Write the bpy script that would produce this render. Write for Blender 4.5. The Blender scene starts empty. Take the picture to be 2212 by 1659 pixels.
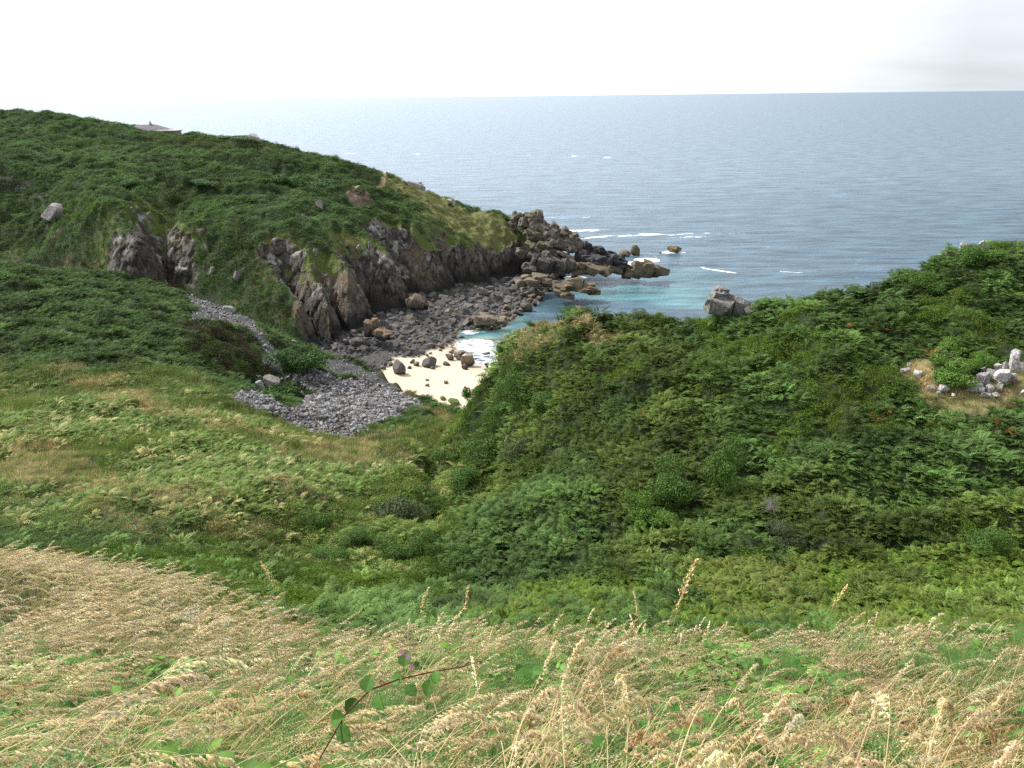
import bpy, math, random
import numpy as np
from mathutils import Vector, Matrix

# ------------------------------------------------------------------ camera
sc = bpy.context.scene
H = 60.0
PITCH = math.radians(19.75); ROLL = math.radians(0.6)
cp, sp = math.cos(PITCH), math.sin(PITCH)
FWD = np.array([0, cp, -sp]); R0 = np.array([1.0, 0, 0]); U0 = np.array([0, sp, cp])
RGT = math.cos(ROLL)*R0 - math.sin(ROLL)*U0
UPV = math.cos(ROLL)*U0 + math.sin(ROLL)*R0
cam_d = bpy.data.cameras.new('camera'); cam = bpy.data.objects.new('camera', cam_d)
sc.collection.objects.link(cam)
FPX = 804.0
cam_d.sensor_width = 36.0; cam_d.lens = 36.0*FPX/1024.0
cam_d.clip_start = 0.05; cam_d.clip_end = 90000.0
M = Matrix(((RGT[0], UPV[0], -FWD[0], 0), (RGT[1], UPV[1], -FWD[1], 0), (RGT[2], UPV[2], -FWD[2], H), (0, 0, 0, 1)))
cam.matrix_world = M
sc.camera = cam

# ------------------------------------------------------------------ world and sun
SUN_EL = math.radians(50); SUN_AZ = math.radians(-62)      # azimuth from +Y (view direction), negative = left
world = bpy.data.worlds.new('World'); sc.world = world; world.use_nodes = True
wt = world.node_tree; wt.nodes.clear()
def wn(t, **k):
    n = wt.nodes.new(t)
    for a, b in k.items(): setattr(n, a, b)
    return n
wl = wt.links.new
sky = wn('ShaderNodeTexSky', sky_type='NISHITA', sun_disc=False, sun_elevation=SUN_EL, sun_rotation=SUN_AZ,
         air_density=1.0, dust_density=2.2, ozone_density=1.0, altitude=60)
bg = wn('ShaderNodeBackground'); bg.inputs[1].default_value = 0.115
wo = wn('ShaderNodeOutputWorld')
tc = wn('ShaderNodeTexCoord')
mp = wn('ShaderNodeMapping'); mp.inputs['Scale'].default_value = (1.0, 1.0, 9.0)
mp.inputs['Rotation'].default_value = (0.03, 0.05, 0.3)
nz = wn('ShaderNodeTexNoise'); nz.inputs['Scale'].default_value = 2.2; nz.inputs['Detail'].default_value = 7; nz.inputs['Roughness'].default_value = 0.55
wl(tc.outputs['Generated'], mp.inputs[0]); wl(mp.outputs[0], nz.inputs['Vector'])
rp = wn('ShaderNodeMapRange'); rp.inputs[1].default_value = 0.36; rp.inputs[2].default_value = 0.66; rp.inputs[3].default_value = 0.66; rp.inputs[4].default_value = 1.0
wl(nz.outputs['Fac'], rp.inputs[0])
# veil of thin high cloud, thickest toward the sun side
sunv = wn('ShaderNodeVectorMath', operation='DOT_PRODUCT')
sunv.inputs[1].default_value = (math.sin(SUN_AZ), math.cos(SUN_AZ), 0.0)
wl(tc.outputs['Generated'], sunv.inputs[0])
glow = wn('ShaderNodeMapRange'); glow.inputs[1].default_value = 0.0; glow.inputs[2].default_value = 0.95; glow.inputs[3].default_value = 0.0; glow.inputs[4].default_value = 1.0
wl(sunv.outputs['Value'], glow.inputs[0])
addf = wn('ShaderNodeMath', operation='MULTIPLY_ADD', use_clamp=True); addf.inputs[1].default_value = 0.75
wl(glow.outputs[0], addf.inputs[0]); wl(rp.outputs[0], addf.inputs[2])
vb = wn('ShaderNodeMapRange'); vb.inputs[1].default_value = 0; vb.inputs[2].default_value = 1; vb.inputs[3].default_value = 6.5; vb.inputs[4].default_value = 21.0
wl(glow.outputs[0], vb.inputs[0])
veil = wn('ShaderNodeVectorMath', operation='SCALE'); veil.inputs[0].default_value = (0.93, 0.985, 1.06)
wl(vb.outputs[0], veil.inputs['Scale'])
mx = wn('ShaderNodeMix', data_type='RGBA')
wl(addf.outputs[0], mx.inputs['Factor']); wl(sky.outputs[0], mx.inputs['A']); wl(veil.outputs[0], mx.inputs['B'])
wl(mx.outputs['Result'], bg.inputs[0]); wl(bg.outputs[0], wo.inputs[0])

sun_d = bpy.data.lights.new('sun', 'SUN'); sun_d.energy = 4.5; sun_d.angle = math.radians(0.8); sun_d.color = (1.0, 0.95, 0.87)
sun = bpy.data.objects.new('sun', sun_d); sc.collection.objects.link(sun)
sv = Vector((math.sin(SUN_AZ)*math.cos(SUN_EL), math.cos(SUN_AZ)*math.cos(SUN_EL), math.sin(SUN_EL)))
sun.rotation_euler = sv.to_track_quat('Z', 'Y').to_euler(); sun.location = (0, 0, 200)

sc.view_settings.view_transform = 'Standard'; sc.view_settings.look = 'None'
sc.view_settings.exposure = 0.38; sc.view_settings.gamma = 1.0
sc.render.engine = 'CYCLES'
sc.cycles.max_bounces = 6; sc.cycles.diffuse_bounces = 3; sc.cycles.glossy_bounces = 2
sc.cycles.transmission_bounces = 2; sc.cycles.transparent_max_bounces = 4; sc.cycles.caustics_reflective = False
sc.cycles.caustics_refractive = False
sc.cycles.use_denoising = False
sc.cycles.use_adaptive_sampling = False

# ------------------------------------------------------------------ maths helpers
rng = np.random.default_rng(7)
random.seed(7)
def smooth(x, a, b):
    t = np.clip((x-a)/(b-a), 0, 1); return t*t*(3-2*t)
def ray(u, v):
    """direction through a spot of the photograph (2212 x 1659 scale), scaled so that y = 1"""
    px = u*1024/2212; py = v*1024/2212
    d = FWD + RGT*((px-512)/FPX) + UPV*((384-py)/FPX)
    return d/d[1]
def at(u, v, y):
    d = ray(u, v); return np.array([d[0]*y, y, H+d[2]*y])
def at_z(u, v, z):
    d = ray(u, v); y = (z-H)/d[2]; return np.array([d[0]*y, y, z])
def project(P):
    q = P-np.array([0, 0, H]); w = q@FWD
    return (512+FPX*(q@RGT)/w)*2212/1024, (384-FPX*(q@UPV)/w)*2212/1024, w

def _hash(ix, iy, iz, s):
    h = (ix.astype(np.int64)*374761393 + iy.astype(np.int64)*668265263 + iz.astype(np.int64)*2147483647 + s*974634777) & 0xffffffff
    h = ((h ^ (h >> 13))*1274126177) & 0xffffffff
    h = ((h ^ (h >> 16))*2246822519) & 0xffffffff
    return ((h ^ (h >> 15)) & 0xffffff)/float(0xffffff)
def vnoise(x, y, z=None, s=0):
    """smooth value noise in -1..1"""
    if z is None: z = np.zeros_like(x)
    x0, y0, z0 = np.floor(x), np.floor(y), np.floor(z)
    fx, fy, fz = x-x0, y-y0, z-z0
    fx = fx*fx*fx*(fx*(fx*6-15)+10); fy = fy*fy*fy*(fy*(fy*6-15)+10); fz = fz*fz*fz*(fz*(fz*6-15)+10)
    flat = not np.any(z)
    def lay(zz):
        a = _hash(x0, y0, zz, s); b = _hash(x0+1, y0, zz, s); c = _hash(x0, y0+1, zz, s); d = _hash(x0+1, y0+1, zz, s)
        return (a*(1-fx)+b*fx)*(1-fy) + (c*(1-fx)+d*fx)*fy
    r = lay(z0) if flat else lay(z0)*(1-fz)+lay(z0+1)*fz
    return r*2-1
def fbm(x, y, z=None, o=4, s=0, g=0.5):
    r = 0; a = 1.0; t = 0
    for i in range(o):
        f = 2.03**i
        r = r + a*vnoise(x*f+i*17.3, y*f-i*9.1, None if z is None else z*f+i*5.7, s+i); t += a; a *= g
    return r/t
def cells(x, y, z, s=0):
    """cellular noise: F1 distance, F2-F1 and the cell's own random value"""
    x0, y0, z0 = np.floor(x), np.floor(y), np.floor(z)
    f1 = np.full(x.shape, 9.0); f2 = np.full(x.shape, 9.0); idv = np.zeros(x.shape)
    for i in (-1, 0, 1):
        for j in (-1, 0, 1):
            for k in (-1, 0, 1):
                cx, cy, cz = x0+i, y0+j, z0+k
                dx = cx+_hash(cx, cy, cz, s+1)-x; dy = cy+_hash(cx, cy, cz, s+2)-y; dz = cz+_hash(cx, cy, cz, s+3)-z
                d = np.sqrt(dx*dx+dy*dy+dz*dz); c = d < f1
                f2 = np.where(c, f1, np.minimum(f2, d)); idv = np.where(c, _hash(cx, cy, cz, s+4), idv); f1 = np.where(c, d, f1)
    return f1, f2-f1, idv

def tps_fit(P, lam=0.0):
    P = np.asarray(P, float); X = P[:, :2]/100; n = len(P)
    d2 = ((X[:, None]-X[None])**2).sum(-1)
    K = np.where(d2 > 0, 0.5*d2*np.log(d2+1e-20), 0)+lam*np.eye(n)
    A = np.zeros((n+3, n+3)); A[:n, :n] = K; A[:n, n] = 1; A[:n, n+1:] = X; A[n:, :n] = A[:n, n:].T
    w = np.linalg.solve(A, np.r_[P[:, 2], 0, 0, 0])
    def f(x, y):
        x = np.asarray(x, float)/100; y = np.asarray(y, float)/100
        r = w[n]+w[n+1]*x+w[n+2]*y
        for i in range(n):
            d2 = (x-X[i, 0])**2+(y-X[i, 1])**2
            r = r+w[i]*0.5*d2*np.log(d2+1e-20)
        return r
    return f
def poly_sdf(x, y, P, closed=True):
    """signed distance to a polygon (positive inside), index of nearest edge and position along it"""
    P = np.asarray(P, float); n = len(P); best = np.full(x.shape, 1e18); idx = np.zeros(x.shape, int); tt = np.zeros(x.shape)
    ins = np.zeros(x.shape, bool)
    for i in range(n if closed else n-1):
        a = P[i]; b = P[(i+1) % n]; e = b-a
        t = np.clip(((x-a[0])*e[0]+(y-a[1])*e[1])/(e@e+1e-12), 0, 1)
        d = (x-a[0]-t*e[0])**2+(y-a[1]-t*e[1])**2
        c = d < best; best = np.where(c, d, best); idx = np.where(c, i, idx); tt = np.where(c, t, tt)
        if closed:
            cr = ((a[1] > y) != (b[1] > y))
            xx = a[0]+(y-a[1])*(b[0]-a[0])/(b[1]-a[1]+1e-15)
            ins ^= cr & (x < xx)
    d = np.sqrt(best)
    return (np.where(ins, d, -d) if closed else d), idx, tt

# ------------------------------------------------------------------ lie of the land
LAND = [  # spots of the near hillside, ravine and right-hand spur: (u, v, forward distance)
 (0,1190,16.5),(-300,1190,17),(220,1212,15.5),(450,1250,13.5),(620,1312,10.5),(900,1328,9),(1200,1335,8.5),(1600,1325,8.3),(2000,1325,8),(2212,1330,8),(2600,1330,8),
 (0,1310,11),(450,1400,7.5),(1100,1500,4.6),(1700,1500,4.4),(0,1500,5),(2212,1500,4.4),
 (0,1130,43),(-300,1130,43),(0,1050,58),(0,950,80),(0,850,105),(0,750,130),(0,650,160),(0,580,185),(-300,1000,72),(-300,850,100),(-300,700,145),(-300,580,180),
 (300,1145,45),(300,1000,70),(300,850,105),(300,750,130),(300,665,160),
 (500,1120,50),(500,1000,70),(500,900,95),(500,850,112),(500,780,140),(550,720,165),(650,780,150),
 (700,1050,60),(700,975,88),(700,942,112),(750,880,124),(600,850,140),(850,960,100),(690,835,142),
 (1240,672,80),(1095,720,86),(1056,805,85),(1034,885,82),(945,972,78),(1005,930,92),(980,922,108),(952,912,118),(830,1040,70),(750,1100,62),(640,1150,52),(500,1200,40),(330,1180,38),
 (1100,950,71),(1100,830,79),(1200,900,67),(1300,1100,49),(1300,1255,41),(1000,1150,52),(1000,1255,43),(750,1260,39),(850,1150,53),
 (1500,1285,37),(2212,1285,35),(2212,1150,42),(1800,1150,43),(1500,1000,52),(1500,850,61),(1500,685,75),(1370,682,77),(1700,1000,50),(1700,800,61),(1700,660,72),(1900,628,73),
 (2212,1000,49),(2212,800,60),(2212,700,66),(2030,790,60),(2212,600,73),(2100,532,80),(2212,545,80),(2000,585,76),(2500,1000,49),(2500,700,66),(2500,560,80),(2500,1285,35),
 (1250,760,72),
]
LP = [at(*p) for p in LAND]
for p in LP:
    if p[1] > 24: p[2] -= 0.8
    elif p[1] > 2.5: p[2] -= 0.72
for u, v, z in [(676,762,5),(715,776,4.6),(765,788,4.6),(812,808,4.6),(850,836,4.6),(885,862,4.8),(912,878,5),(945,888,5.4),(985,900,6.5),(800,860,6.2),(750,835,6.2),(900,905,8.5),(640,800,8),(700,800,6)]:
    LP.append(at_z(u, v, z))
for x in (-40, -15, 0, 15, 40):
    LP.append(np.array([x, -10, 62.5+abs(x)*0.03]))
for x, y, z in [(-12,0,58.6),(0,0,58.3),(12,0,58.3),(0,2,57.3),(4,2,57.3),(-4,2,57.3),
                (0,2.0,57.1),(0,14,47.1),(6,14,46.9),(12,14,46.7),(-3,15,47.0),(0,22,41.5),(8,22,41),(16,22,41.5),(-10,20,45),(-10,27,41),(-25,24,44.5),(-18,32,39.5),(-38,34,40.5),(0,32,36.5),(10,30,36.5),(20,30,37),(28,24,42),
                (0,98,30),(20,98,33),(40,98,36),(60,105,40),(90,110,46),(90,90,49),(-3,95,33)]:
    LP.append(np.array([x, y, z]))
land_tps = tps_fit(LP, 0.00002)
COAST = [(-300,230,22),(-110,215,14)]
def uvz(u, v, z): p = at_z(u, v, z); return (p[0], p[1])
def uy(u, y, v=700): p = at(u, v, y); return (p[0], y)
COAST_XY = [uy(-800,190), uy(0,200), uy(350,205), uy(480,190), uy(600,184), uvz(676,765,3.0), uvz(715,778,3.0), uvz(765,790,3.0), uvz(812,812,3.0),
            uvz(850,838,3.0), uvz(885,865,3.0), uvz(912,880,3.0), uvz(945,888,3.2), uvz(985,902,3.4), uy(1072,113), uy(1104,98), uy(1122,92), uy(1138,90), uy(1240,86), uy(1330,84), uy(1420,82), uy(1500,80),
            uy(1560,80), uy(1700,77), uy(1900,79), uy(2000,83), (48,90), (64,92), (90,105), (160,130), (200,40), (200,-40), (-300,-40)]
CREST = np.array([(-9.0, 0.0), (-0.142, 0.0), (-0.112, -4.09), (-0.092, -3.28), (-0.076, -3.43), (-0.063, -4.28), (-0.047, -4.49), (-0.029, -5.71), (-0.019, -5.74), (-0.011, -3.42), (-0.002, -2.75), (0.026, -2.56), (0.053, -2.95), (0.073, -2.25), (0.133, -2.93), (0.165, -1.73), (0.22, -1.03), (0.293, -0.97), (0.351, -0.75), (0.408, -0.49), (0.466, -1.53), (0.493, -1.5), (0.526, -1.67), (0.564, -0.43), (0.603, 0.41), (0.639, 0.53), (0.72, -2.31), (9.0, -2.31)])   # crest line of the spur: (x/y, metres raised or cut)
def land_raw(x, y):
    n = fbm(x/9, y/9, o=3, s=3)*np.clip(y/60, 0.02, 1)*1.1 + fbm(x/2.5, y/2.5, o=2, s=5)*np.clip(y/50, 0.03, 1)*0.35
    return land_tps(x, y)+n+np.interp(x/np.maximum(y, 5), CREST[:, 0], CREST[:, 1])*smooth(y, 52, 80)*(1-smooth(y, 104, 113))
def land(x, y):
    x = np.asarray(x, float); y = np.asarray(y, float)
    z = land_raw(x, y)
    d, _, _ = poly_sdf(x, y, COAST_XY)
    d = d+fbm(x/4, y/4, o=3, s=9)*0.8
    k = np.where(y > 114, 0.9, 3.2)
    return np.where(d < 0, np.maximum(z+d*k+np.clip(d, -3, 0)*0.8, -5), z)

BASE = [  # foot of the far headland: (x, y, z, steepness 0 grassy .. 1 cliff)
]
def bz(u, v, z, s): x, y = uvz(u, v, z); BASE.append((x, y, z, s))
def by(u, y, z, s): x, yy = uy(u, y); BASE.append((x, yy, z, s))
by(-1500,330,24,0.0); by(-300,235,20,0.0); bz(0,560,18,.0); bz(120,578,17,.15); bz(210,606,15,.6); bz(290,640,13,1.0); bz(368,634,12,1.0); by(372,222,13,.8)
bz(455,640,10.5,.1); bz(560,703,7.5,.0); bz(640,748,5,.1); bz(690,738,3,.8); by(628,212,7,.9)
bz(713,736,3,1); bz(734,722,3,1); by(716,209,4.5,1); bz(755,712,3,1); bz(802,697,3,1); by(784,224,5,1)
bz(849,668,3,1); bz(888,660,3,1); by(862,238,4,1); bz(927,634,3,1); bz(986,622,3,1); by(974,256,4,1)
bz(1023,609,3,1); bz(1055,607,3,1); by(1062,267,3,1); bz(1092,592,3,1); bz(1135,587,2,1); bz(1167,590,1,.8); bz(1210,588,0.5,.5); bz(1280,586,0,.4); bz(1335,582,0,.4); bz(1358,574,0,.4)
NF = len(BASE)
by(1345,292,-1,.4); by(1230,300,-1,.4); by(1120,312,-1,.5); by(1000,330,-1,.5); by(850,352,-1,.5); by(700,385,-1,.5); by(450,440,-1,.4); by(100,480,-1,.4); by(-600,520,-1,.4); by(-3000,520,10,0)
BASE = np.array(BASE)
PLAT = [(-400,255,345),(-200,246,345),(0,249,345),(100,251,348),(200,266,350),(300,286,352),(360,294,350),(420,297,345),(560,309,335),(700,340,325),(840,380,310),(985,438,298),(1100,478,288),
 (-300,320,290),(0,320,290),(0,372,245),(-300,390,250),(200,330,300),(200,432,232),(400,380,270),(400,470,226),(600,400,270),(600,494,222),(740,445,248),(820,400,285),(890,478,252),(900,445,270),(1000,500,272),(1100,530,275),(1130,522,281),
 (1180,560,280),(1300,575,278),(150,446,226)]
PP = [at(*p) for p in PLAT]
for u, y, z in [(-300,400,54),(0,400,55),(200,405,50),(420,400,44),(560,390,36),(700,370,28),(840,350,20),(985,330,12),(1100,315,6),(0,500,40),(-400,520,40),(-1500,345,60),(-1500,500,60)]:
    x, yy = uy(u, y); PP.append(np.array([x, yy, z]))
plat_tps = tps_fit(PP, 0.00002)
BUMPS = [(190,440,224,11,4.5),(110,450,222,8,2.0),(50,420,244,13,-8.0),(290,480,224,8,2.5),(370,500,236,7,-5.0),(20,398,262,8,2.0),(600,388,285,5,-2.0),(20,392,250,6,1.5)]
def _line(L): return np.array([uy(u, y) for u, y in L])
def phit(u, v):
    d = ray(u, v); ys = np.arange(200, 400, 0.5); k = np.nonzero(H+d[2]*ys <= plat_tps(d[0]*ys, ys))[0]
    y = ys[k[0]] if len(k) else 300.0
    return (d[0]*y, y)
_T = [(-40,318),(60,326),(200,345),(330,366),(440,395),(560,401),(700,405),(800,402)]
STEPS = [(np.array([phit(u, v+2) for u, v in _T]), 2.2, -3.6), (np.array([phit(u, v+16) for u, v in _T]), 3.0, 1.6)]
def headland(x, y, detail=True):
    x = np.asarray(x, float); y = np.asarray(y, float)
    d, _, _ = poly_sdf(x, y, BASE[:, :2])
    wob = ((fbm(x/11, y/11, o=2, s=21)*1.2+fbm(x/3, y/3, o=2, s=22)*0.7)*smooth(d, -3, 3)) if detail else 0.0
    n = len(BASE); h = np.full(x.shape, 1e9); st = np.zeros(x.shape); zb = np.zeros(x.shape); dmin = np.full(x.shape, 1e9)
    for i in range(n):
        a = BASE[i]; b = BASE[(i+1) % n]; ex, ey = b[0]-a[0], b[1]-a[1]
        t = np.clip(((x-a[0])*ex+(y-a[1])*ey)/(ex*ex+ey*ey), 0, 1)
        de = np.hypot(x-a[0]-t*ex, y-a[1]-t*ey); z_ = a[2]*(1-t)+b[2]*t; s_ = a[3]*(1-t)+b[3]*t
        dd = np.maximum(de+wob*np.clip(s_+.2, 0, 1), 0)
        he = z_+s_*(11*(1-np.exp(-dd/3.2))+1.05*dd)+(1-s_)*0.95*dd
        c = he < h; h = np.where(c, he, h); st = np.where(c, s_, st)
        c = de < dmin; dmin = np.where(c, de, dmin); zb = np.where(c, z_, zb)
    d = d+wob*0.6
    p = plat_tps(x, y)+(fbm(x/22, y/22, o=3, s=31)*1.6+fbm(x/7, y/7, o=2, s=33)*0.5 if detail else 0)
    for (u_, v_, y_, r_, a_) in BUMPS:
        b = at(u_, v_, y_); g = a_*np.exp(-((x-b[0])**2+(y-b[1])**2)/(r_*r_)); p = p+g; h = h+g*0.6
    for L_, w_, a_ in STEPS:
        q, _, _ = poly_sdf(x, y, L_, closed=False); p = p+a_*np.exp(-(q/w_)**2)
    k = 1.2
    m = -np.log(np.exp(-np.clip(h, -20, 80)/k)+np.exp(-np.clip(p, -20, 80)/k))*k
    return np.where(d > 0, m, np.maximum(zb+d*1.5, -6)), d, st, p-h
WATER = np.array([uvz(*q, 0.0) for q in [(1345,583),(1260,590),(1206,594),(1190,610),(1160,628),(1150,652),(1120,668),(1092,690),(1075,701),(1017,701),(978,720),(990,744),(993,757),(1023,769),(1029,785),(1062,793),(1200,800)]])
WPOLY = np.vstack([WATER, [(60,150),(60,-50),(-300,-50),(-300,500),(WATER[0][0],420)]])
def beach(x, y):
    d, _, _ = poly_sdf(np.asarray(x, float), np.asarray(y, float), WPOLY)
    return np.where(d > 0, 3.6*(1-np.exp(-d*0.055/3.6*1.6)), d*0.07)-0.03

# cached height map for placing things
GX = np.arange(-320, 221, 1.0); GY = np.arange(-20, 481, 1.0)
gx, gy = np.meshgrid(GX, GY)
g_land = land(gx, gy); g_head = headland(gx, gy)[0]; g_beach = beach(gx, gy)
g_all = np.maximum(np.maximum(g_land, g_head), g_beach)
def bil(G, x, y):
    fx = np.clip(np.asarray(x, float)-GX[0], 0, len(GX)-1.001); fy = np.clip(np.asarray(y, float)-GY[0], 0, len(GY)-1.001)
    ix = fx.astype(int); iy = fy.astype(int); a = fx-ix; b = fy-iy
    return (G[iy, ix]*(1-a)+G[iy, ix+1]*a)*(1-b)+(G[iy+1, ix]*(1-a)+G[iy+1, ix+1]*a)*b
def hit(u, v, y0=2.0, y1=470.0):
    """where the line of sight meets the ground"""
    d = ray(u, v); ys = np.geomspace(y0, y1, 4000); z = H+d[2]*ys
    g = bil(g_all, d[0]*ys, ys)
    g = np.maximum(g, -0.2)
    k = np.nonzero(z <= g)[0]
    y = ys[k[0]] if len(k) else y1
    return np.array([d[0]*y, y, H+d[2]*y])
def hit_sky(u, v, ymax=440):
    """ground on or just below the skyline"""
    for k in range(60):
        p = hit(u, v+k, y0=20)
        if p[1] < ymax and p[2] > 0.3: return p
    return p
def hits(L, **k): return np.array([hit(*q, **k) for q in L])
def grid_mesh(name, X, Y, Z, mat, keep=None):
    r, c = X.shape
    me = bpy.data.meshes.new(name)
    co = np.stack([X, Y, Z], -1).reshape(-1, 3).astype(np.float32)
    I = np.arange(r*c).reshape(r, c)
    q = np.stack([I[:-1, :-1], I[:-1, 1:], I[1:, 1:], I[1:, :-1]], -1).reshape(-1, 4)
    if keep is not None:
        k = keep.reshape(-1); q = q[k[q].any(1)]
        used = np.zeros(r*c, bool); used[q] = True
        remap = np.cumsum(used)-1; co = co[used]; q = remap[q]
    else: used = None
    me.vertices.add(len(co)); me.vertices.foreach_set('co', co.ravel())
    me.loops.add(q.size); me.loops.foreach_set('vertex_index', q.ravel().astype(np.int32))
    me.polygons.add(len(q)); me.polygons.foreach_set('loop_start', np.arange(0, q.size, 4, dtype=np.int32))
    me.update(calc_edges=True); me.shade_smooth()
    ob = bpy.data.objects.new(name, me); sc.collection.objects.link(ob); ob['kind'] = 'structure'
    if mat: me.materials.append(mat)
    return ob, used
def tg(t0, t1, nc, ys, off=0.0):
    t = np.linspace(t0, t1, nc); T, Yv = np.meshgrid(t, ys); return T*(Yv+off), Yv

# ------------------------------------------------------------------ materials
def newmat(name):
    m = bpy.data.materials.new(name); m.use_nodes = True; m.node_tree.nodes.clear(); return m
class NT:
    def __init__(s, m): s.t = m.node_tree
    def n(s, t, **k):
        a = s.t.nodes.new(t)
        for x, y in k.items():
            if x == 'ins':
                for i, v in y.items():
                    if isinstance(v, bpy.types.NodeSocket): s.t.links.new(v, a.inputs[i])
                    else: a.inputs[i].default_value = v
            else: setattr(a, x, y)
        return a
    def l(s, a, b): s.t.links.new(a, b)
    def mixc(s, f, a, b, mode='MIX'):
        m = s.n('ShaderNodeMix', data_type='RGBA', blend_type=mode)
        for nm, v in (('Factor', f), ('A', a), ('B', b)):
            if isinstance(v, bpy.types.NodeSocket): s.l(v, m.inputs[nm])
            else: m.inputs[nm].default_value = v if nm == 'Factor' else ((*v, 1) if len(v) == 3 else v)
        return m.outputs['Result']
def leafmat(name, trans=0.35, rough=0.65, spec=0.12):
    """foliage: colour comes from the clump's own tint times the leaf's own shade"""
    m = newmat(name); t = NT(m)
    a = t.n('ShaderNodeAttribute', attribute_type='INSTANCER', attribute_name='tint')
    g = t.n('ShaderNodeAttribute', attribute_type='GEOMETRY', attribute_name='vc')
    c = t.mixc(1.0, a.outputs['Color'], g.outputs['Color'], 'MULTIPLY')
    p = t.n('ShaderNodeBsdfPrincipled', ins={'Base Color': c, 'Roughness': rough, 'Specular IOR Level': spec})
    tr = t.n('ShaderNodeBsdfTranslucent', ins={'Color': c})
    mx_ = t.n('ShaderNodeMixShader', ins={0: trans, 1: p.outputs[0], 2: tr.outputs[0]})
    o = t.n('ShaderNodeOutputMaterial', ins={0: mx_.outputs[0]}); return m
def leafmat_obj(name, trans=0.25, rough=0.55):
    """the same for plants that are objects of their own"""
    m = newmat(name); t = NT(m)
    g = t.n('ShaderNodeAttribute', attribute_type='GEOMETRY', attribute_name='vc')
    p = t.n('ShaderNodeBsdfPrincipled', ins={'Base Color': g.outputs['Color'], 'Roughness': rough, 'Specular IOR Level': 0.12})
    tr = t.n('ShaderNodeBsdfTranslucent', ins={'Color': g.outputs['Color']})
    mx_ = t.n('ShaderNodeMixShader', ins={0: trans, 1: p.outputs[0], 2: tr.outputs[0]})
    t.n('ShaderNodeOutputMaterial', ins={0: mx_.outputs[0]}); return m
def groundmat(name, scale=1.0, bump=0.5, rough=0.9, spots=0.0):
    """ground: colour stored per point ('col'), broken up by fine noise"""
    m = newmat(name); t = NT(m)
    a = t.n('ShaderNodeAttribute', attribute_type='GEOMETRY', attribute_name='col')
    co = t.n('ShaderNodeTexCoord')
    n1 = t.n('ShaderNodeTexNoise', ins={'Vector': co.outputs['Object'], 'Scale': 1.3*scale, 'Detail': 8.0, 'Roughness': 0.7})
    r = t.n('ShaderNodeMapRange', ins={0: n1.outputs['Fac'], 1: 0.3, 2: 0.7, 3: 0.55, 4: 1.5})
    sc_ = t.n('ShaderNodeVectorMath', operation='SCALE', ins={0: a.outputs['Color'], 'Scale': r.outputs[0]})
    v = t.n('ShaderNodeTexVoronoi', feature='F1', ins={'Vector': co.outputs['Object'], 'Scale': 2.2*scale, 'Randomness': 1.0})
    n2 = t.n('ShaderNodeTexNoise', ins={'Vector': co.outputs['Object'], 'Scale': 6.0*scale, 'Detail': 6.0, 'Roughness': 0.7})
    h = t.n('ShaderNodeMath', operation='MULTIPLY_ADD', ins={0: v.outputs['Distance'], 1: 0.6, 2: n2.outputs['Fac']})
    b = t.n('ShaderNodeBump', ins={'Strength': bump, 'Distance': 0.5/scale, 'Height': h.outputs[0]})
    p = t.n('ShaderNodeBsdfPrincipled', ins={'Base Color': sc_.outputs[0], 'Roughness': rough, 'Specular IOR Level': 0.25, 'Normal': b.outputs[0]})
    t.n('ShaderNodeOutputMaterial', ins={0: p.outputs[0]}); return m
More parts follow.
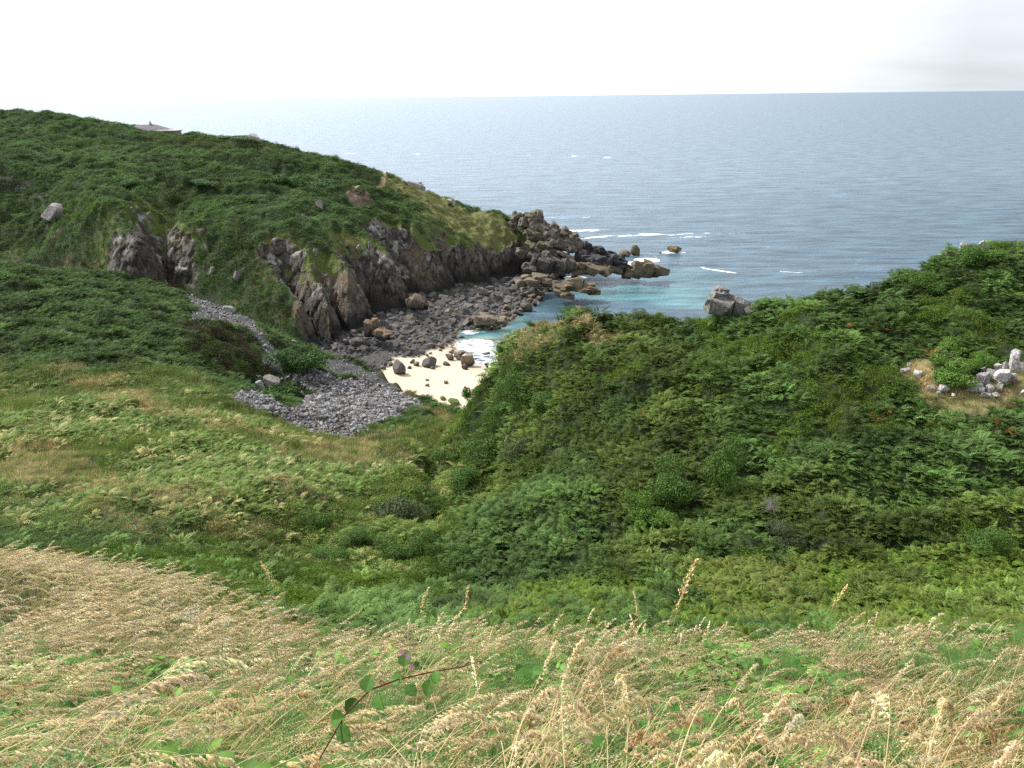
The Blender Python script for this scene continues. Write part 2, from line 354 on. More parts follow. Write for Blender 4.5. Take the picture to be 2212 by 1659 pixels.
def rockmat(name, base, pale, pale_amt=0.45, scale=1.0, low=None, top=None, topamt=0.5, attr_tint=False):
    """weathered rock: mottled body, pale lichen, dark cracks; low = colour near the foot, top = growth on upward faces"""
    m = newmat(name); t = NT(m)
    co = t.n('ShaderNodeTexCoord'); ge = t.n('ShaderNodeNewGeometry')
    P = ge.outputs['Position']
    n1 = t.n('ShaderNodeTexNoise', ins={'Vector': P, 'Scale': 0.9*scale, 'Detail': 8.0, 'Roughness': 0.65})
    n2 = t.n('ShaderNodeTexNoise', ins={'Vector': P, 'Scale': 4.5*scale, 'Detail': 6.0, 'Roughness': 0.7})
    c = t.mixc(n1.outputs['Fac'], tuple(x*0.55 for x in base), tuple(min(1, x*1.5) for x in base))
    r = t.n('ShaderNodeMapRange', ins={0: n2.outputs['Fac'], 1: 0.62-pale_amt*0.3, 2: 0.74-pale_amt*0.25, 3: 0.0, 4: 0.9})
    c = t.mixc(r.outputs[0], c, pale)
    sx = t.n('ShaderNodeSeparateXYZ', ins={0: ge.outputs['Normal']})
    if top:
        r2 = t.n('ShaderNodeMath', operation='MULTIPLY_ADD', ins={0: n1.outputs['Fac'], 1: 0.9, 2: sx.outputs['Z']})
        r3 = t.n('ShaderNodeMapRange', ins={0: r2.outputs[0], 1: 1.35-topamt*0.6, 2: 1.5-topamt*0.6, 3: 0.0, 4: 0.9})
        c = t.mixc(r3.outputs[0], c, top)
    if low:
        sp_ = t.n('ShaderNodeSeparateXYZ', ins={0: P})
        q = t.n('ShaderNodeMath', operation='MULTIPLY_ADD', ins={0: n1.outputs['Fac'], 1: -2.2, 2: sp_.outputs['Z']})
        r4 = t.n('ShaderNodeMapRange', ins={0: q.outputs[0], 1: low[1]-1.6, 2: low[1], 3: 0.95, 4: 0.0})
        c = t.mixc(r4.outputs[0], c, low[0])
    v = t.n('ShaderNodeTexVoronoi', feature='DISTANCE_TO_EDGE', ins={'Vector': P, 'Scale': 0.9*scale})
    r5 = t.n('ShaderNodeMapRange', ins={0: v.outputs['Distance'], 1: 0.0, 2: 0.045, 3: 0.35, 4: 1.0})
    c2 = t.n('ShaderNodeVectorMath', operation='SCALE', ins={0: c, 'Scale': r5.outputs[0]})
    out = c2.outputs[0]
    if attr_tint:
        oi = t.n('ShaderNodeObjectInfo'); rr = t.n('ShaderNodeMapRange', ins={0: oi.outputs['Random'], 3: 0.7, 4: 1.35})
        out = t.n('ShaderNodeVectorMath', operation='SCALE', ins={0: out, 'Scale': rr.outputs[0]}).outputs[0]
    hh = t.n('ShaderNodeMath', operation='MULTIPLY_ADD', ins={0: r5.outputs[0], 1: 0.5, 2: n2.outputs['Fac']})
    b = t.n('ShaderNodeBump', ins={'Strength': 0.7, 'Distance': 0.25/scale, 'Height': hh.outputs[0]})
    p = t.n('ShaderNodeBsdfPrincipled', ins={'Base Color': out, 'Roughness': 0.85, 'Specular IOR Level': 0.3, 'Normal': b.outputs[0]})
    t.n('ShaderNodeOutputMaterial', ins={0: p.outputs[0]}); return m

def setcol(ob, name, C, used=None, float_=False):
    C = C.reshape(-1, C.shape[-1])
    if used is not None: C = C[used]
    a = ob.data.attributes.new(name, 'FLOAT_COLOR', 'POINT')
    if C.shape[1] == 3: C = np.c_[C, np.ones(len(C))]
    a.data.foreach_set('color', C.astype(np.float32).ravel())
def inpoly(x, y, uv, wob=1.5, ws=5.0, s=51, y0=20):
    P = hits(uv, y0=y0)[:, :2]
    d, _, _ = poly_sdf(x, y, P); d = d+fbm(x/ws, y/ws, o=3, s=s)*wob*1.8
    return smooth(d, -wob*0.4, wob*0.4)
def nearline(x, y, uv, w, s=61, y0=20):
    P = hits(uv, y0=y0)[:, :2]
    d, _, _ = poly_sdf(x, y, P, closed=False); d = d+fbm(x/4, y/4, o=3, s=s)*w*0.9
    return 1-smooth(d, w*0.5, w*1.1)
def lerp(a, b, m): return a*(1-m[..., None])+np.asarray(b)*m[..., None]

# colour families (linear)
C_BRACK = np.array([0.092, 0.150, 0.040]); C_BRACK2 = np.array([0.150, 0.180, 0.040]); C_GORSE = np.array([0.055, 0.105, 0.020])
C_LIME = np.array([0.10, 0.19, 0.02]); C_DRY = np.array([0.40, 0.30, 0.16]); C_HEATH = np.array([0.080, 0.060, 0.040])
C_OLIVE = np.array([0.12, 0.12, 0.035]); C_RUST = np.array([0.30, 0.13, 0.03]); C_SOIL = np.array([0.035, 0.035, 0.018])

def swell(x, y, M_):
    """humps of the plant cover"""
    v = (1-np.clip(M_['scree']+M_['clear']*0.7, 0, 1))*smooth(y, 22, 40)*smooth(225-y, 0, 60)
    return v*(0.35+0.35*smooth(x, -12, 4)+0.7*smooth(y, 112, 125))*(1-0.6*smooth(-x, 5, 20)*(y < 125))*((0.75-np.abs(fbm(x/3.4, y/3.4, o=2, s=84))*2.6)*0.75+(0.6-np.abs(fbm(x/8, y/8, o=2, s=86))*2.4)*0.9-0.3)
def swell_head(x, y, rock_, d): return (1-rock_)*((0.7-np.abs(fbm(x/4.5, y/4.5, o=2, s=101))*2.5)*1.0+(0.6-np.abs(fbm(x/12, y/12, o=2, s=102))*2.2)*1.0-0.2)*smooth(d, 0, 5)
SCREE1 = [(488,858),(560,812),(640,800),(700,806),(770,818),(850,838),(908,870),(905,885),(860,905),(790,935),(740,946),(690,940),(600,905),(540,885)]
SCREE_HOLE = [(560,830),(600,812),(640,826),(668,845),(650,870),(628,888),(590,862),(556,846)]
SCREE2 = [(380,618),(440,640),(530,682),(560,700),(572,730),(600,760),(622,788),(610,800),(580,790),(560,750),(530,712),(470,695),(420,690),(430,665),(400,640)]
SCREE3 = [(705,778),(760,785),(812,808),(862,842),(840,838),(760,812),(700,805)]
DRYLINES = [([(0,1022),(180,1072),(300,1105),(400,1128),(480,1132)], 4.0),([(50,985),(230,1045),(340,1062),(500,1085),(560,1105)], 3.4),
            ([(220,850),(310,882),(400,905),(520,930),(650,955),(800,965)], 3.6),([(130,795),(230,850),(320,885)], 3.0),([(520,1080),(560,1100),(600,1080),(640,1060)], 3.0),([(0,930),(60,960),(140,1010)], 3.2)]
def land_masks(x, y):
    k = {}
    dry = np.zeros(x.shape)
    for L, w in DRYLINES: dry = np.maximum(dry, nearline(x, y, L, w))
    k['cream'] = np.maximum.reduce([nearline(x, y, [(760,1000),(820,990),(860,1000)], 3.0), nearline(x, y, [(650,1020),(740,1010),(830,1018)], 2.0), nearline(x, y, [(760,945),(850,935)], 2.4), inpoly(x, y, [(560,960),(700,965),(880,940),(870,1000),(700,1040),(560,1000)], 3)*0.55])
    crest = inpoly(x, y, [(1185,672),(1240,690),(1330,722),(1300,745),(1200,730),(1100,762),(1075,800),(1060,800),(1085,745),(1110,712)], 1.6)
    crest2 = inpoly(x, y, [(1480,665),(1700,642),(1700,665),(1500,692)], 1.5)
    clearing = inpoly(x, y, [(1925,795),(1990,790),(2060,830),(2130,800),(2230,790),(2230,850),(2100,868),(2000,862),(1960,830)], 1.5)
    k['clear'] = clearing
    k['dry'] = np.clip(np.maximum(dry*(0.55+0.6*fbm(x/3, y/3, s=71)), crest*0.75+crest2*0.6), 0, 1)
    k['heath'] = inpoly(x, y, [(385,700),(470,700),(540,720),(562,790),(520,800),(440,790),(390,760)], 2.5)
    sc1 = inpoly(x, y, SCREE1, 0.8, 3)*(1-inpoly(x, y, SCREE_HOLE, 0.8, 3, s=52))
    sc2 = inpoly(x, y, SCREE2, 0.9, 3, s=53); sc3 = inpoly(x, y, SCREE3, 0.7, 3, s=54)
    k['scree'] = np.maximum.reduce([sc1, sc2, sc3]); k['sc1'] = sc1
    k['edge'] = inpoly(x, y, [(690,802),(770,800),(862,838),(912,876),(985,896),(985,915),(905,890),(850,845),(760,815)], .6, 3, s=55)
    k['near'] = 1-smooth(y+fbm(x/3, y/3, s=77)*1.6, *(0, 1)) if False else None
    return k

# ------------------------------------------------------------------ plant shapes for the ground cover
class PB:
    """collects faces of one plant shape"""
    def __init__(s): s.v = []; s.f = []; s.c = []
    def tri(s, a, b, c, col=(1, 1, 1)):
        i = len(s.v); s.v += [a, b, c]; s.c += [col]*3; s.f.append((i, i+1, i+2))
    def quad(s, a, b, c, d, col=(1, 1, 1), col2=None):
        i = len(s.v); s.v += [a, b, c, d]; s.c += [col, col, col2 or col, col2 or col]; s.f.append((i, i+1, i+2, i+3))
    def blade(s, P, w, side, col, col2=None):
        """ribbon along points P, width w tapering to the tip"""
        n = len(P); i = len(s.v); side = np.asarray(side, float)
        for k, p in enumerate(P):
            t = k/(n-1); ww = w*(1-t*0.92)
            s.v += [p-side*ww/2, p+side*ww/2]; cc = np.asarray(col)*(1-t)+np.asarray(col2 if col2 is not None else col)*t
            s.c += [tuple(cc)]*2
        for k in range(n-1): s.f.append((i+2*k, i+2*k+1, i+2*k+3, i+2*k+2))
    def leaf(s, p, d, nrm, L, W, col, col2=None):
        d = d/np.linalg.norm(d); sd = np.cross(nrm, d); sd /= np.linalg.norm(sd)+1e-9; up = np.cross(d, sd)
        a = p; b = p+d*L*0.45+sd*W/2+up*W*0.12; c = p+d*L; e = p+d*L*0.45-sd*W/2+up*W*0.12
        s.quad(a, b, c, e, col, col2)
def nrmz(v): return v/(np.linalg.norm(v)+1e-9)
def frond(pb, r, az, L, lift=0.9, pairs=9, fine=0, col=(1, 1, 1), pw=0.115):
    """one bracken frond growing out of the clump"""
    h = np.array([math.cos(az), math.sin(az), 0]); sd = np.array([-h[1], h[0], 0])
    pts = []
    for k in range(pairs+1):
        t = k/pairs
        pts.append(h*(L*(0.12+0.88*t*(0.55+0.45*t)))+np.array([0, 0, L*lift*(math.sin(min(1, t*1.25)*1.75)*0.62)])+sd*0)
    for k in range(1, pairs+1):
        t = k/pairs
        if t < 0.28: continue
        d = nrmz(pts[k]-pts[k-1]); up = nrmz(np.cross(d, sd))
        if up[2] < 0: up = -up
        wl_ = L*0.36*(1-t)**0.8*(1.0)+L*0.03
        wl_ *= smooth(np.array(t), 0.15, 0.42)*1.0
        cc = tuple(np.array(col)*r.uniform(0.8, 1.2))
        for s_ in (-1, 1):
            pd = nrmz(sd*s_+d*0.45-up*0.22+r.normal(0, .06, 3))
            if not fine:
                pb.leaf(pts[k], pd, up, wl_, L*pw, cc, tuple(np.array(cc)*1.15))
            else:
                m = max(3, int(wl_/0.016))
                for j in range(1, m+1):
                    q = pts[k]+pd*wl_*j/m; lw = 0.020*(1-j/m)+0.006
                    for s2 in (-1, 1):
                        e = nrmz(np.cross(up, pd)*s2+pd*0.35)
                        pb.leaf(q, e, up, lw, 0.0085, cc)
    if fine: pb.blade(pts, 0.006, sd, (0.9, 0.8, 0.4))
def bracken_clump(seed, L=0.75, n=6, pairs=8, fine=0):
    r = np.random.default_rng(seed); pb = PB()
    for i in range(n):
        frond(pb, r, r.uniform(0, 6.28), L*r.uniform(0.7, 1.1), r.uniform(0.55, 1.0), pairs, fine, tuple(np.array([1, 1, 1])*r.uniform(0.75, 1.2)))
    return pb
def leaf_clump(seed, R=0.6, n=120, lw=(0.12, 0.06), flat=0.7, jit=0.6):
    """dome of small leaves, for scrub and distant bracken"""
    r = np.random.default_rng(seed); pb = PB()
    for i in range(n):
        d = nrmz(r.normal(0, 1, 3)); d[2] = abs(d[2])*1.0
        rr = R*(0.65+0.35*r.random())*(1+0.25*math.sin(3*d[0]+seed)*math.cos(4*d[1]))
        p = d*rr*np.array([1, 1, flat])
        nn = nrmz(d+r.normal(0, jit, 3)); t = nrmz(np.cross(nn, r.normal(0, 1, 3)))
        c = r.uniform(0.6, 1.35)
        pb.leaf(p, t, nn, lw[0]*r.uniform(.7, 1.3), lw[1]*r.uniform(.7, 1.3), (c, c, c*0.9), (c*1.1, c*1.1, c))
    return pb
def tuft(seed, n=26, Hh=0.5, sp=0.25, w=0.012, lean=(0.25, 0.1)):
    r = np.random.default_rng(seed); pb = PB()
    for i in range(n):
        a = r.uniform(0, 6.28); b = np.array([math.cos(a), math.sin(a), 0])*r.uniform(0, sp*0.5); hh = Hh*r.uniform(0.5, 1.1)
        ld = np.array([math.cos(a)*0.35+lean[0], math.sin(a)*0.35+lean[1], 0])*hh*r.uniform(0.4, 1.5)
        P = [b+ld*t*t+np.array([0, 0, hh*(t-0.25*t*t*r.random())]) for t in np.linspace(0, 1, 5)]
        c = r.uniform(0.7, 1.25)
        pb.blade(P, w, nrmz(np.cross(ld, [0, 0, 1])+r.normal(0, .2, 3)), (c*0.8, c*0.85, c*0.8), (c*1.1, c*1.05, c))
    return pb
def dry_stalk(seed, L=0.95, ns=52, lodged=0.5, sw=0.0036, gw=0.17, gl=1.1):
    """ripe grass: bent stem, nodding head of spikelets; grows toward +x"""
    r = np.random.default_rng(seed); pb = PB(); P = []
    a0 = r.uniform(0.9, 1.35)*(1-lodged*0.5); p = np.zeros(3); a = a0; n = 16; side = r.uniform(-0.25, 0.25)
    bend = r.uniform(0.8, 1.7)
    for k in range(n+1):
        P.append(p.copy()); t = k/n
        p = p+np.array([math.cos(a), side*0.6*t, math.sin(a)])*L/n
        a -= bend*(0.02+0.12*t*t)*1.6
    P = np.array(P)
    for ww, sd in ((sw, np.array([0, 1, 0])), (sw, np.array([0, 0, 1.0]))):
        pb.blade(list(P), ww, sd, (0.85, 0.75, 0.55), (1.0, .9, .75))
    nodes = max(1, ns//4)
    for i in range(ns):
        if i % 4 == 0:
            t = 0.66+0.34*((i//4)/nodes)**0.9; k = min(n-1, int(t*n)); f = t*n-k
            q0 = P[k]*(1-f)+P[k+1]*f; d = nrmz(P[k+1]-P[k]); sp_ = (1.0-0.75*(i/ns))*r.uniform(0.03, 0.06)
            o = nrmz(r.normal(0, 1, 3)); o -= d*np.dot(o, d); br_ = nrmz(d*0.8+nrmz(o)*0.25+np.array([0, 0, -r.uniform(0.5, 0.9)]))
        q = q0+br_*sp_*(0.25+0.75*(i % 4)/3)+r.normal(0, .003, 3)
        dd = nrmz(br_+r.normal(0, .14, 3)+np.array([0, 0, -.3])); l = r.uniform(0.017, 0.028)*gl; w = l*gw
        s1 = nrmz(np.cross(dd, o+0.01)); s2 = np.cross(dd, s1); m_ = q+dd*l*0.45; e = q+dd*l*1.15
        c = r.uniform(0.78, 1.25); c1 = (c, c*0.97, c*0.92)
        A = m_+s1*w; B = m_-s1*w*0.5+s2*w*0.87; Cc = m_-s1*w*0.5-s2*w*0.87
        for u_, v_ in ((A, B), (B, Cc), (Cc, A)):
            pb.tri(q, u_, v_, c1); pb.tri(e, v_, u_, c1)
    return pb
def bramble_sprig(seed, n=9, R=0.22, S=0.065):
    """a few toothed leaves in threes"""
    r = np.random.default_rng(seed); pb = PB()
    for i in range(n):
        a = r.uniform(0, 6.28); c0 = np.array([math.cos(a), math.sin(a), 0])*R*math.sqrt(r.random())+np.array([0, 0, r.uniform(0.0, 0.16)])
        face = nrmz(np.array([r.normal(0, .35), r.normal(-.15, .35), 1])); hd = r.uniform(0, 6.28)
        for k, da in enumerate((0, 1.6, -1.6)):
            d = np.array([math.cos(hd+da), math.sin(hd+da), 0]); d = nrmz(d-face*np.dot(d, face)-np.array([0, 0, .2]))
            bramble_leaf(pb, c0+d*0.012, d, face, S*r.uniform(.75, 1.15)*(1.15 if k == 0 else 0.9), r.uniform(0.75, 1.25))
    return pb
def bramble_leaf(pb, p, d, nrm, L, c):
    sd = nrmz(np.cross(nrm, d)); up = np.cross(d, sd); n = 7
    prof = [0.02, 0.30, 0.42, 0.43, 0.36, 0.22, 0.0]
    i = len(pb.v)
    for k in range(n):
        t = k/(n-1); w = prof[k]*L; mid = p+d*L*t-up*L*0.10*t*t
        tooth = 0.05*L*(1 if k % 2 else -0.2)
        pb.v += [mid-sd*(w+tooth*(w > 0))+up*w*0.28-d*0.04*L, mid, mid+sd*(w+tooth*(w > 0))+up*w*0.28-d*0.04*L]
        pb.c += [(c*0.92, c*0.95, c*0.9), (c*1.2, c*1.15, c*1.1), (c, c, c)]
    for k in range(n-1):
        a = i+3*k
        pb.f += [(a, a+1, a+4, a+3), (a+1, a+2, a+5, a+4)]
def umbel(seed):
    r = np.random.default_rng(seed); pb = PB()
    for i in range(4):
        b = np.array([r.uniform(-.12, .12), r.uniform(-.12, .12), 0]); h = r.uniform(0.45, 0.75); top = b+np.array([r.uniform(-.1, .1), r.uniform(-.1, .1), h])
        pb.blade([b, (b+top)/2, top], 0.008, np.array([1, 0, 0]), (0.25, 0.3, 0.1))
        for k in range(60):
            a = r.uniform(0, 6.28); q = top+np.array([math.cos(a), math.sin(a), 0])*0.075*math.sqrt(r.random())+np.array([0, 0, r.uniform(-.012, .012)])
            pb.leaf(q, nrmz(r.normal(0, 1, 3)*[1, 1, .2]), np.array([0, 0, 1.]), 0.014, 0.014, (1, 1, .95))
    return pb
def pebble(seed, sub=1, cuts=9, squash=(1, .85, .6)):
    V, F = rock_shape(seed, sub, cuts, squash, 0, seed % 2, (0.34, 0.75)); pb = PB(); pb.v = list(V); pb.f = [tuple(f) for f in F]; r = np.random.default_rng(seed)
    pb.c = [(1, 1, 1)]*len(V); return pb

_ICO = {}
def ico(sub):
    if sub in _ICO: return _ICO[sub]
    import bmesh
    bm = bmesh.new(); bmesh.ops.create_icosphere(bm, subdivisions=sub, radius=1.0)
    V = np.array([v.co[:] for v in bm.verts]); F = np.array([[v.index for v in f.verts] for f in bm.faces]); bm.free()
    _ICO[sub] = (V, F); return V, F
def rock_shape(seed, sub=3, cuts=12, squash=(1, .85, .7), noise=0.05, boxy=0.0, dr=(0.48, 0.88)):
    """angular boulder: sphere cut by planes, then roughened"""
    V, F = ico(sub); V = V.copy()*1.15; r = np.random.default_rng(seed)
    N = [nrmz(r.normal(0, 1, 3)) for _ in range(cuts)]; D = [r.uniform(*dr) for _ in range(cuts)]
    if boxy:
        Rm = np.array(Matrix.Rotation(r.uniform(-.3, .3), 3, 'X') @ Matrix.Rotation(r.uniform(-.3, .3), 3, 'Y'))
        for k in range(3):
            e = np.zeros(3); e[k] = 1
            for s_ in (-1, 1): N.append(nrmz(Rm@(e*s_)+r.normal(0, .08, 3))); D.append(r.uniform(0.5, 0.72))
    for _ in range(2):
        for n_, d_ in zip(N, D):
            e = V@n_-d_; V -= np.outer(np.maximum(e, 0), n_)
    if noise and sub >= 3:
        q = V*3.1+seed; V += V*(fbm(q[:, 0], q[:, 1], q[:, 2], o=3, s=seed % 97)*noise)[:, None]
    return V*np.asarray(squash), F

def stuff_object(name, protos, P, scl, rotz, tilt, pick, tint, mat, label, sclz=None):
    """one mass of ground cover: the object's mesh holds its plant shapes and one point per plant; its modifier plants the shapes"""
    V = []; F = []; Cc = []; var = []; off = 0
    for i, pb in enumerate(protos):
        v = np.array(pb.v, float); V.append(v); Cc.append(np.array(pb.c, float)); var.append(np.full(len(v), i))
        F.append([tuple(k+off for k in f) for f in pb.f]); off += len(v)
    nv = off; N = len(P)
    V = np.vstack(V+[np.asarray(P, float)]); Cc = np.vstack(Cc+[np.ones((N, 3))]); var = np.r_[np.concatenate(var), np.full(N, -1)]
    fl = [f for ff in F for f in ff]
    me = bpy.data.meshes.new(name)
    me.vertices.add(len(V)); me.vertices.foreach_set('co', V.astype(np.float32).ravel())
    lens = np.array([len(f) for f in fl]); idx = np.concatenate([np.array(f) for f in fl])
    me.loops.add(len(idx)); me.loops.foreach_set('vertex_index', idx.astype(np.int32))
    me.polygons.add(len(fl)); me.polygons.foreach_set('loop_start', np.r_[0, np.cumsum(lens)[:-1]].astype(np.int32))
    me.update(calc_edges=True)
    def fa(nm, arr, ty='FLOAT', key='value'):
        a = me.attributes.new(nm, ty, 'POINT'); a.data.foreach_set(key, np.asarray(arr, np.float32 if ty != 'INT' else np.int32).ravel())
    z = np.zeros(nv)
    fa('variant', var.astype(int), 'INT'); fa('pick', np.r_[z.astype(int), np.asarray(pick, int)], 'INT')
    fa('vc', np.c_[Cc, np.ones(len(Cc))], 'FLOAT_COLOR', 'color')
    fa('tint', np.c_[np.vstack([np.ones((nv, 3)), tint]), np.ones(nv+N)], 'FLOAT_COLOR', 'color')
    scl = np.asarray(scl, float); s3 = np.stack([scl, scl, scl if sclz is None else sclz], -1) if scl.ndim == 1 else scl
    fa('scl', np.vstack([np.ones((nv, 3)), s3]), 'FLOAT_VECTOR', 'vector')
    e = np.zeros((N, 3)); e[:, 2] = rotz
    if tilt is not None: e[:, 0] = tilt[:, 0]; e[:, 1] = tilt[:, 1]
    fa('rot', np.vstack([np.zeros((nv, 3)), e]), 'FLOAT_VECTOR', 'vector')
    me.materials.append(mat)
    ob = bpy.data.objects.new(name, me); sc.collection.objects.link(ob); ob['kind'] = 'stuff'; ob['label'] = label; ob['category'] = name.replace('_', ' ')
    ng = bpy.data.node_groups.new(name+'_planting', 'GeometryNodeTree')
    ng.interface.new_socket('Geometry', in_out='INPUT', socket_type='NodeSocketGeometry')
    ng.interface.new_socket('Geometry', in_out='OUTPUT', socket_type='NodeSocketGeometry')
    def n(t, **k):
        a = ng.nodes.new(t)
        for x, y in k.items(): setattr(a, x, y)
        return a
    L = ng.links.new
    gi = n('NodeGroupInput'); go = n('NodeGroupOutput')
    def attr(nm, ty):
        a = n('GeometryNodeInputNamedAttribute', data_type=ty); a.inputs['Name'].default_value = nm; return a.outputs['Attribute']
    va = attr('variant', 'INT')
    jn = n('GeometryNodeJoinGeometry'); links = []
    for i in range(len(protos)):
        c = n('FunctionNodeCompare', data_type='INT', operation='EQUAL'); L(va, c.inputs[2]); c.inputs[3].default_value = i
        s_ = n('GeometryNodeSeparateGeometry', domain='POINT'); L(gi.outputs[0], s_.inputs[0]); L(c.outputs[0], s_.inputs[1])
        t = n('GeometryNodeGeometryToInstance'); L(s_.outputs[0], t.inputs[0]); links.append(t)
    for t in reversed(links): L(t.outputs[0], jn.inputs[0])
    c = n('FunctionNodeCompare', data_type='INT', operation='LESS_THAN'); L(va, c.inputs[2]); c.inputs[3].default_value = 0
    s_ = n('GeometryNodeSeparateGeometry', domain='POINT'); L(gi.outputs[0], s_.inputs[0]); L(c.outputs[0], s_.inputs[1])
    ip = n('GeometryNodeInstanceOnPoints')
    L(s_.outputs[0], ip.inputs['Points']); L(jn.outputs[0], ip.inputs['Instance']); ip.inputs['Pick Instance'].default_value = True
    L(attr('pick', 'INT'), ip.inputs['Instance Index']); L(attr('scl', 'FLOAT_VECTOR'), ip.inputs['Scale'])
    L(attr('rot', 'FLOAT_VECTOR'), ip.inputs['Rotation']); L(ip.outputs[0], go.inputs[0])
    md = ob.modifiers.new('planting', 'NODES'); md.node_group = ng
    return ob
def scatter(x0, x1, y0, y1, dens, t=0.78, off=8.0, seed=1):
    """random spots at a density (per square metre) over a wedge of ground in front of the camera"""
    r = np.random.default_rng(seed); n = int((x1-x0)*(y1-y0)*dens)
    x = r.uniform(x0, x1, n); y = r.uniform(y0, y1, n); k = np.abs(x) < t*(y*1.0+off); return x[k], y[k]
def visible(x, y, z, lift=1.5):
    """drop plants that no nearby viewpoint could see"""
    ok = np.ones(len(x), bool)
    for i in range(1, 40):
        f = i/40.0; g = bil(g_all, x*f, y*f); ray_z = H+6+(z+lift-H-6)*f
        ok &= ~((g > ray_z+1.0) & (y*f > 12))
    return ok

# ------------------------------------------------------------------ terrain meshes
X, Y = tg(-1.0, 1.0, 760, np.r_[np.geomspace(2.5, 60, 360)-12, np.arange(48.2, 235, 0.30)], 12.0)
Z = land(X, Y)
KM = land_masks(X, Y)
n1 = fbm(X/6, Y/6, o=4, s=81)
# low swells and hollows in the plant cover itself
Z = Z+swell(X, Y, KM)
col = np.zeros(X.shape+(3,))+np.array([0.022, 0.034, 0.011])
col = lerp(col, [0.09, 0.09, 0.03], KM['dry']*0.5)
col = lerp(col, [0.24, 0.20, 0.09], KM['clear']*0.8); col = lerp(col, [0.06, 0.045, 0.03], KM['heath']*0.8)
col = lerp(col, [0.055, 0.054, 0.052], KM['scree']); col = lerp(col, [0.09, 0.075, 0.05], KM['edge']*(1-KM['scree'])*0.7)
cd, _, _ = poly_sdf(X, Y, COAST_XY)
cliffy = smooth(-cd, 0.3, 1.5); col = lerp(col, [0.10, 0.085, 0.065], cliffy)
m_ground = groundmat('hillside_ground', 1.6, 0.5)
hill, used = grid_mesh('hillside', X, Y, Z, m_ground, keep=(Z > -3))
setcol(hill, 'col', col, used)

Xh, Yh = tg(-1.0, 0.36, 1250, np.r_[np.arange(178, 292, .22), np.arange(292, 480, 1.0)])
Zh, dh, sth, roomh = headland(Xh, Yh)
def normals(X, Y, Z):
    du = np.stack([np.gradient(X, axis=1), np.gradient(Y, axis=1), np.gradient(Z, axis=1)], -1)
    dv = np.stack([np.gradient(X, axis=0), np.gradient(Y, axis=0), np.gradient(Z, axis=0)], -1)
    n = np.cross(du, dv); n /= np.linalg.norm(n, axis=-1, keepdims=True)+1e-9
    return n*np.sign(n[..., 2:3]+1e-9)
Nh = normals(Xh, Yh, Zh)
slope = 1-Nh[..., 2]
nn = fbm(Xh/5, Yh/5, Zh/5, o=4, s=91)
nbig = fbm(Xh/13, Yh/13, Zh/9, o=3, s=95)
rock = smooth(slope+nn*0.20+nbig*0.34, 0.37, 0.50)*smooth(sth, 0.2, 0.55)
low = 1-smooth(Zh+nn*2.5, 3.5, 8.0)
rock = np.clip(np.maximum(rock, low*smooth(dh, -1, 1)*smooth(sth, 0.25, .5)), 0, 1)*(dh > -4)
rib = np.maximum(inpoly(Xh, Yh, [(228,600),(240,560),(275,515),(310,490),(330,530),(345,580),(372,636),(300,640),(250,622)], 1.2, y0=150), nearline(Xh, Yh, [(0,388),(60,402),(125,425)], 2.2, y0=150)*0.8)
rock = np.maximum(rock, rib)
rock = rock*(1-inpoly(Xh, Yh, [(90,470),(150,440),(280,455),(300,485),(235,545),(220,600),(120,575)], 1.5, y0=150))
tipm = inpoly(Xh, Yh, [(1112,480),(1150,520),(1120,540),(1135,585),(1400,600),(1400,540),(1200,480)], 2.5, y0=150)
rock = np.maximum(rock, tipm*0.0+smooth(Xh, 8, 14))
# blocky jointed faces: displacement along the normal, steep columns
f1, e1, id1 = cells(Xh/2.6+nn*.3, Yh/2.6, Zh/6.0, 5)
f2, e2, id2 = cells(Xh/0.95, Yh/0.95, Zh/1.9, 15)
disp = rock*((id1-0.5)*0.9-smooth(0.10-e1, 0, 0.10)*0.35+(id2-0.5)*0.4-smooth(0.10-e2, 0, .1)*0.12+fbm(Xh/5, Yh/5, Zh/8, o=4, s=97)*0.95)
Nh2 = Nh*np.array([1, 1, .3])
Pd = np.stack([Xh, Yh, Zh], -1)+Nh2*disp[..., None]*smooth(dh, -2.0, 1.0)[..., None]
Pd[..., 2] += swell_head(Xh, Yh, rock, dh)
grey = np.array([0.108, 0.095, 0.080]); 
crk = 1-0.5*smooth(0.12-e1, 0, .12); crk2 = 1-0.35*smooth(0.1-e2, 0, .1)
rc = grey*((0.65+0.7*id2)*(0.8+0.4*id1)*crk*crk2)[..., None]
rc = lerp(rc, [0.17, 0.12, 0.075], smooth(fbm(Xh/7, Yh/7, Zh/12, o=3, s=103), 0.0, 0.5)*0.5)
rc = lerp(rc, [0.055, 0.048, 0.042], rib*0.7)
lich = smooth(fbm(Xh/1.6, Yh/1.6, Zh/2.6, o=4, s=104)+0.25*nbig, 0.26, 0.42)*smooth(Zh, 7, 14)*(1-rib*.6)
rc = lerp(rc, [0.36, 0.34, 0.31], lich*0.75)
rc = lerp(rc, [0.028, 0.026, 0.026], (1-smooth(Zh+nn*3, 3.5, 9.0)))
gc = np.zeros(Xh.shape+(3,))+np.array([0.026, 0.042, 0.014])
gc = lerp(gc, [0.10, 0.13, 0.03], smooth(slope, 0.12, 0.35)*smooth(sth, .3, .8))
gc = lerp(gc, [0.13, 0.10, 0.05], smooth(fbm(Xh/5, Yh/5, Zh/8, o=3, s=107), 0.05, 0.5)*smooth(slope, .1, .4)*0.7)
TIPG = [(845,375),(900,400),(985,440),(1100,478),(1130,525),(1090,545),(1000,515),(930,470),(880,430),(850,405)]
tipg = inpoly(Xh, Yh, TIPG, 2.5, y0=180)
gc = lerp(gc, [0.16, 0.16, 0.055], tipg*0.8)
path = nearline(Xh, Yh, [(846,374),(830,388),(812,404),(760,410)], 1.0, y0=180)
gc = lerp(gc, [0.25, 0.19, 0.10], path)
